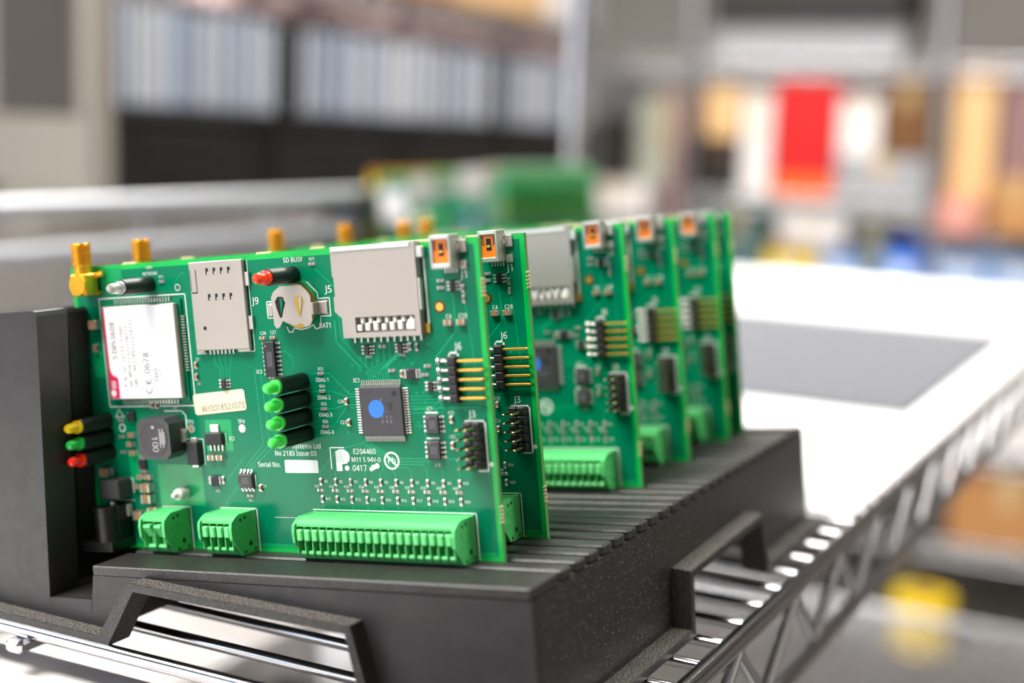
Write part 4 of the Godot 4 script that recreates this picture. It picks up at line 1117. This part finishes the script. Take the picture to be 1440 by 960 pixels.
func room() -> void:
	var F := -1000.0
	structure("floor", [box1(v3(-3300, F - 60, -5200), v3(2400, F, 2600)), M.floor], "grey concrete floor of the workshop")
	structure("ceiling", [box1(v3(-3300, CEIL, -5200), v3(2400, CEIL + 60, 2600)), M.ceiling], "white ceiling of the workshop")
	structure("wall_back", [box1(v3(-3300, F, -5260), v3(2400, CEIL, -5200)), M.wall], "pale grey wall behind the storage racks")
	var wf := box1(v3(-3300, F, 2600), v3(2400, -100, 2660)).box(v3(-3300, 1500, 2600), v3(2400, CEIL, 2660))
	for x in [[-3300.0, -3000.0], [-1900.0, -1800.0], [-700.0, 2400.0]]: wf.box(v3(x[0], -100, 2600), v3(x[1], 1500, 2660))
	structure("wall_front", [wf, M.wall], "pale grey wall behind the camera, with two added windows")
	for k in 2:  # windows added out of view to light the boards from the front
		var x0: float = [-3000.0, -1800.0][k]
		var w := 1100.0
		var fr := box1(v3(x0, -100, 2610), v3(x0 + w, -50, 2650), 3).box(v3(x0, 1450, 2610), v3(x0 + w, 1500, 2650), 3).box(v3(x0, -50, 2610), v3(x0 + 50, 1450, 2650), 3).box(v3(x0 + w - 50, -50, 2610), v3(x0 + w, 1450, 2650), 3).box(v3(x0 + w / 2 - 20, -50, 2610), v3(x0 + w / 2 + 20, 1450, 2650), 3)
		var win := structure("window_%d" % (k + 1), [fr, M.white_metal], ["unseen window added behind the camera for front light, by the corner", "unseen window added behind the camera for front light, nearer the middle"][k])
		part(win, "pane", [box1(v3(x0 + 50, -50, 2627), v3(x0 + w / 2 - 20, 1450, 2633)), M.pane])
		part(win, "pane", [box1(v3(x0 + w / 2 + 20, -50, 2627), v3(x0 + w - 50, 1450, 2633)), M.pane])
	structure("wall_left", [box1(v3(-3360, F, -5200), v3(-3300, CEIL, 2600)), M.wall], "pale grey wall on the left")
	structure("wall_right", [box1(v3(2400, F, -5200), v3(2460, CEIL, 2600)), M.wall], "pale grey wall on the right")

func left_unit() -> void:
	unit_shelf("lower chrome wire shelf that carries the black totes", -1560, -1290, -2975, -1190, -14, false)
	unit_shelf("upper chrome wire shelf above the row of grey trays", -1560, -1290, -2975, -1190, 372, false)
	for q in [[-1560.0, -1180.0, "rear chrome post of the tray rack, near end"], [-1290.0, -2980.0, "front chrome post at the far end of the tray rack"], [-1560.0, -2980.0, "rear chrome post at the far end of the tray rack"], [-1290.0, -1180.0, "front chrome post of the tray rack, behind the monitor"]]:
		post(q[2], q[0], q[1], 12.7, -1000, 900)
	var names := ["black tote nearest the beige monitor", "second black tote from the beige monitor", "third black tote from the beige monitor", "black tote at the far end of the tray rack"]
	for k in 4: tote(names[k], -1430 - k * 430.0, 408)
	rng.seed = 12
	var kinds := [tray_mesh(M.tray_pale, 152), tray_mesh(M.tray_pale, 158), tray_mesh(M.tray_blue, 155), tray_mesh(M.tray_grey, 150)]
	for k in 74:
		var z := -1236.0 - k * 25.5
		if z < -2950: break
		if absf(z + 1700) < 34 or absf(z + 2440) < 22: continue
		var o := thing("board_tray", "grey board tray standing on edge in the long row on the totes", "tray", v3(-1378 - rng.randf() * 10.0, 131, z), "grey trays above the black totes")
		var kd: Array = kinds[[0, 1, 2, 0, 3, 1, 2][rng.randi() % 7]]
		put(o, "tray_body", kd[0]); put(o, "front_edge", kd[1])
	# pink antistatic bags heaped on the trays
	var words := ["first", "second", "third", "fourth", "fifth", "sixth", "seventh", "eighth", "ninth"]
	for k in 9:
		var z := -1560.0 - k * 160.0
		var b := Shape.new()
		for j in 7:
			var a := Basis(v3(0, 1, 0), rng.randf() * TAU) * Basis(v3(1, 0, 0), (rng.randf() - 0.5) * 0.5)
			var w := 28.0 + rng.randf() * 22.0
			b.boxt(v3(-w, -7, -w * 0.8), v3(w, 7, w * 0.8), 5.0, Transform3D(a, v3(rng.randf() * 50 - 20, 9 + j * 5.0 + rng.randf() * 3, rng.randf() * 50 - 25)))
		simple("antistatic_bag", [b, M.pink_film], "pinkish antistatic bag heaped on the grey trays, %s from the monitor" % words[k], "bag", v3(-1375, 291, z), "antistatic bags on the trays")
	for k in 2:  # black slabs added so the gaps between tray groups read dark
		simple("dark_gap_slab", [box1(v3(-95, 0, -12), v3(85, 160, 12), 4), M.tote], ["black slab added to darken the gap between trays, nearer the monitor", "black slab added to darken the gap between trays, far along the row"][k], "divider", v3(-1380, 130.5, -1700 - 740 * k))
	carton("white carton on the upper shelf over the trays, first of the row", v3(-1540, 376, -1900), v3(-1300, 470, -1560), M.white_box, M.tape)
	carton("pale brown carton on the upper shelf over the trays", v3(-1540, 376, -2260), v3(-1310, 540, -1960), M.kraft, M.tape)
	carton("golden brown carton on the upper shelf near the far post", v3(-1540, 376, -2700), v3(-1310, 540, -2300), M.kraft_pale, M.tape)
	carton("white carton at the far end of the upper shelf over the trays", v3(-1540, 376, -2960), v3(-1310, 530, -2740), M.white_box, M.tape)

func right_unit() -> void:
	var zf := -3000.0
	var zb := -3450.0
	for q in [["top chrome shelf of the storage rack at the back", 309.0], ["chrome shelf under the red box", -10.0], ["chrome shelf under the blue bins", -204.0], ["low chrome shelf under the white carton", -566.0], ["lowest chrome shelf of the storage rack at the back", -780.0]]:
		unit_shelf(q[0], -1036, -452, zb, zf, q[1], true)
	for q in [["top chrome shelf of the left bay at the back", 309.0], ["middle chrome shelf of the left bay at the back", -84.0]]:
		unit_shelf(q[0], -1640, -1060, zb, zf, q[1], true)
	for q in [["top chrome shelf of the right bay at the back", 309.0], ["chrome shelf of the right bay under the tall brown carton", -72.0], ["chrome shelf of the right bay under the pale blue bins", -190.0], ["low chrome shelf of the right bay", -566.0], ["lowest chrome shelf of the right bay at the back", -790.0]]:
		unit_shelf(q[0], -430, 160, zb, zf, q[1], true)
	post("chrome post of the back rack, left of the dark boxes", -1042, zf + 10, 14, -1000, 900)
	post("chrome post of the back rack, right of the brown cartons", -452, zf + 10, 16, -1000, 900)
	post("chrome post of the right bay, out at its far right", 170, zf + 10, 14, -1000, 900)
	# left bay
	carton("pale sage carton standing in the left bay at the back", v3(-1240, -80, zf - 330), v3(-1112, 215, zf - 140), M.sage, M.tape)
	carton("tall grey carton at the left end of the left bay", v3(-1560, -80, zf - 420), v3(-1330, 280, zf - 40), M.grey_box, M.tape)
	simple("black_case", [box1(v3(-38, 0, -60), v3(38, 160, 60), 14), M.dark_box], "small black case beside the pale sage carton", "case", v3(-1282, 12, zf - 60))
	carton("low pale grey box under the black case", v3(-1330, -80, zf - 130), v3(-1150, 6, zf + 10), M.white_box, M.tape)
	carton("narrow mauve carton beside the left post of the back rack", v3(-1106, -80, zf - 280), v3(-1056, 235, zf - 10), M.mauve, M.tape)
	# middle bay, shelf with the red box
	carton("dark brown carton next to the left post, below the peach one", v3(-1012, -8, zf - 300), v3(-926, 122, zf - 10), M.dark_box, M.kraft_dark)
	carton("peach coloured carton stacked on the dark brown one", v3(-1012, 124.6, zf - 300), v3(-926, 245, zf - 10), M.kraft_pale, M.tape)
	carton("white carton left of the red box", v3(-916, -8, zf - 300), v3(-846, 230, zf - 10), M.white_box, M.tape)
	carton("bright red box on the storage rack", v3(-838, 40, zf - 260), v3(-690, 262, zf - 5), M.red, M.red)
	simple("orange_tray", [box1(v3(-74, 0, -130), v3(74, 47.5, 130), 3), M.orange_box], "orange tray under the bright red box", "tray", v3(-764, -8, zf - 135))
	carton("pinkish white carton right of the red box", v3(-684, 95, zf - 280), v3(-590, 225, zf - 10), M.white_box, M.tape)
	carton("dark brown carton high up right of the red box", v3(-584, 96, zf - 280), v3(-474, 300, zf - 12), M.kraft_dark, M.tape)
	carton("wide pale grey carton under the brown and white ones", v3(-684, -8, zf - 300), v3(-472, 94, zf - 4), M.grey_box, M.tape)
	carton("black case on the top shelf of the back rack", v3(-1010, 402, zf - 300), v3(-560, 640, zf - 20), M.dark_box, M.dark_box, "", "storage_case", "case")
	carton("pale carton under the black case on the top shelf", v3(-1010, 313, zf - 300), v3(-560, 401, zf - 40), M.grey_box, M.grey_box)
	# middle bay, shelf with the bins
	carton("grey teal box at the left of the bin shelf", v3(-1000, -202, zf - 260), v3(-846, -30, zf - 20), M.teal, M.tape)
	bin("yellow parts bin on the back rack", v3(-836, -202, zf - 200), v3(-714, -122, zf + 6), M.yellow)
	carton("white box tilted on top of the yellow bin", v3(-812, -118, zf - 180), v3(-654, -34, zf - 10), M.white_box, M.tape)
	bin("blue parts bin right beside the yellow one", v3(-708, -202, zf - 200), v3(-612, -122, zf + 6), M.blue_pale, "")
	carton("olive grey box between the two blue bins", v3(-606, -202, zf - 220), v3(-562, -60, zf - 20), M.olive, M.tape)
	bin("bright blue parts bin against the right post", v3(-556, -202, zf - 200), v3(-474, -92, zf + 6), M.blue_bin, "")
	# right bay
	carton("tall pale brown carton right of the thick post", v3(-428, -70, zf - 300), v3(-334, 350 - 45, zf - 10), M.kraft_pale, M.tape)
	carton("grey carton at the right edge beside the tall brown one", v3(-322, -70, zf - 300), v3(-120, 270, zf - 10), M.mauve, M.tape)
	carton("pink box above the pale blue bin", v3(-430, -110 + 40, zf + 4), v3(-342, 12, zf + 60), M.pink, M.pink)
	bin("pale blue parts bin below the pink box", v3(-430, -188, zf - 190), v3(-328, -82, zf + 10), M.blue_pale, "")
	bin("blue parts bin at the right edge of the back rack", v3(-312, -188, zf - 190), v3(-200, -80, zf + 10), M.blue_pale, "")
	carton("orange brown carton just left of the right edge", v3(-316, -68, zf + 4), v3(-216, 60, zf + 60), M.kraft, M.tape)
	carton("large white carton on the low shelf at the right", v3(-426, -562, zf - 300), v3(-100, -330, zf - 10), M.white_box, M.tape)
	carton("brown carton on the lowest shelf at the right", v3(-366, -786, zf - 300), v3(-110, -606, zf - 10), M.kraft, M.tape)
	carton("grey carton on the low shelf beside the white one", v3(-1000, -562, zf - 300), v3(-470, -400, zf - 10), M.grey_box, M.tape)
	# on the floor
	var y := thing("yellow_tape_roll", "yellow tape roll lying on the floor by the back rack", "tape roll", v3(-385, -1000, zf + 130))
	part(y, "roll", [Shape.new().lathe(v3(0, 0, 0), v3(0, 1, 0), [v2(38, 0), v2(66, 0), v2(66, 120), v2(38, 120)], 28), M.yellow])
	part(y, "core", [Shape.new().lathe(v3(0, 0, 0), v3(0, 1, 0), [v2(35, 0), v2(38, 0), v2(38, 120), v2(35, 120), v2(35, 0)], 24), M.kraft])

func below() -> void:   # what shows through the wires
	unit_shelf("lower chrome wire shelf under the board rack", -571, 41, -1300, 4, -420, false)
	carton("white carton on the shelf below, seen through the wires", v3(-560, -416, -620), v3(-402, -240, -200), M.white_box, M.paper)
	simple("black_pouch", [box1(v3(-52, 0, -56), v3(52, 160, 56), 18), M.dark_box], "black pouch on the shelf below, seen through the front hand hole", "pouch", v3(-346, -416, -392))
	var rl := thing("paper_roll", "pale roll standing behind the black pouch on the shelf below", "paper roll", v3(-344, -416, -506))
	part(rl, "roll", [Shape.new().lathe(v3(0, 0, 0), v3(0, 1, 0), [v2(16, 0), v2(50, 0), v2(50, 172), v2(16, 172), v2(16, 0)], 32), M.paper])
	part(rl, "core", [Shape.new().lathe(v3(0, 0, 0), v3(0, 1, 0), [v2(13, 0), v2(16, 0), v2(16, 172.5), v2(13, 172.5), v2(13, 0)], 24), M.kraft])
	simple("green_board", [box1(v3(-60, 0, -50), v3(60, 1.6, 50)), M.pour], "green bare board lying on the shelf below, right of the rack", "board", v3(-150, -415, -520))
	# white worktop that meets the shelf at the front left
	var w := thing("worktop", "white worktop in front of the wire shelf at the lower left", "worktop", v3(-340, -1000, 140))
	part(w, "top", [box1(v3(-200, 928, -124), v3(276, 949.5, 128), 1.5), M.white_box])
	for x in [-180.0, 256.0]:
		for z in [-104.0, 108.0]: part(w, "leg", [box1(v3(x - 15, 0, z - 15), v3(x + 15, 928, z + 15), 2), M.white_metal])

func _ready() -> void:
	mono = SystemFont.new(); mono.font_names = ["Droid Sans Mono"]
	sans = SystemFont.new(); sans.font_names = ["Droid Sans"]
	camera_and_light()
	materials()
	room_materials()
	var k := 0
	for q in LAMPS:
		ceiling_lamp(q[0], q[1], q[2], ["ceiling panel over the board rack", "ceiling panel over the monitor", "unseen ceiling panel added at the right to brighten the shelf rail", "ceiling panel above the tray rack", "ceiling panel in front of the back rack", "ceiling panel at the far left corner"][k])
		k += 1
	room()
	# large structure
	S.brace_a = mesh_of([Shape.new().rod(v3(0, -66.5, 0), v3(0, -41.5, -31.2), 2.1, 8), M.chrome])
	S.brace_b = mesh_of([Shape.new().rod(v3(0, -41.5, 0), v3(0, -66.5, -31.2), 2.1, 8), M.chrome])
	wire_shelf()
	ledge()
	post("chrome post at the far left corner of the wire shelf", -578, -1295, 12.7, -1000, 900)
	post("chrome post at the far right corner of the wire shelf", 52, -1306, 12.7, -1000, 900)
	post("chrome post at the near left corner of the wire shelf", -578, 46, 12.7, -1000, 900)
	left_unit()
	right_unit()
	monitor()
	below()
	# the board racks and their boards
	var rack := board_rack("black plastic board rack in the foreground, full of green boards")
	small_meshes()
	var first := make_board("nearest circuit board, at the front of the black rack")
	var names := ["second circuit board, in shade close behind the nearest one", "third circuit board, the one alone in the middle of the gap", "fourth circuit board, third from the rear of the near rack", "fifth circuit board, last but one in the near rack", "rearmost circuit board of the near rack"]
	var zs := [-26.5, -97.7, -142.7, -186.7, -204.7]
	for i in 5:
		var c := first.duplicate()
		c.name = "circuit_board_%03d" % (i + 1)
		c.set_meta("label", names[i])
		add_child(c, true)
		c.position = v3(0, 0, zs[i]) * U + HOME
	# the second rack, further back on the shelf
	var place := Transform3D(Basis(), v3(-408, 0, -800) * U)
	var r2 := rack.duplicate()
	r2.name = "board_rack_001"
	r2.set_meta("label", "black board rack further back on the wire shelf, out of focus")
	add_child(r2, true)
	r2.transform = Transform3D(Basis(), HOME) * place
	for i in 12:
		var c := first.duplicate()
		c.name = "circuit_board_%03d" % (i + 6)
		c.set_meta("label", "foremost circuit board of the far black rack" if i == 0 else ("rearmost circuit board of the far black rack" if i == 11 else "%s circuit board from the front of the far black rack" % ["", "second", "third", "fourth", "fifth", "sixth", "seventh", "eighth", "ninth", "tenth", "eleventh"][i]))
		c.set_meta("group", "circuit boards in the far rack")
		add_child(c, true)
		c.transform = Transform3D(Basis(), HOME) * place * Transform3D(Basis(Vector3(0, 0, 1), deg_to_rad(TILT)), v3(0, 0, -17.8 * i) * U)
	paper("white sheet on the wires right behind the near rack", -330, 37, -474, -236, -35.9)
	paper("white sheet at the far end of the wire shelf", -560, 37, -1270, -890, -35.9)
	paper("narrow white strip added between the stand-in mat and the right rail", 10, 37, -884, -478, -35.9)  # white strip is added; it brightens the shelf beside the rail
	paper("white sheet on the worktop at the lower left", -460, -104, 37, 262, -50.3, 0.0)
	var mt := thing("wire_shade_mat", "added ribbed mat standing in for grey bare wires between the two white sheets", "mat", v3(-150, -36, -680))  # mat is added; its grey paints the shading of the bare wires
	part(mt, "backing", [box1(v3(-400, 0, -200), v3(158, 1, 200), 0.2), M.wire_shade_mat])
	var rb := mesh_of([box1(v3(-400, 1, -4), v3(158, 3, 4), 0.8), M.wire_shade_mat])
	for i in 26: put(mt, "rib", rb, v3(0, 0, -190 + 15.2 * i))
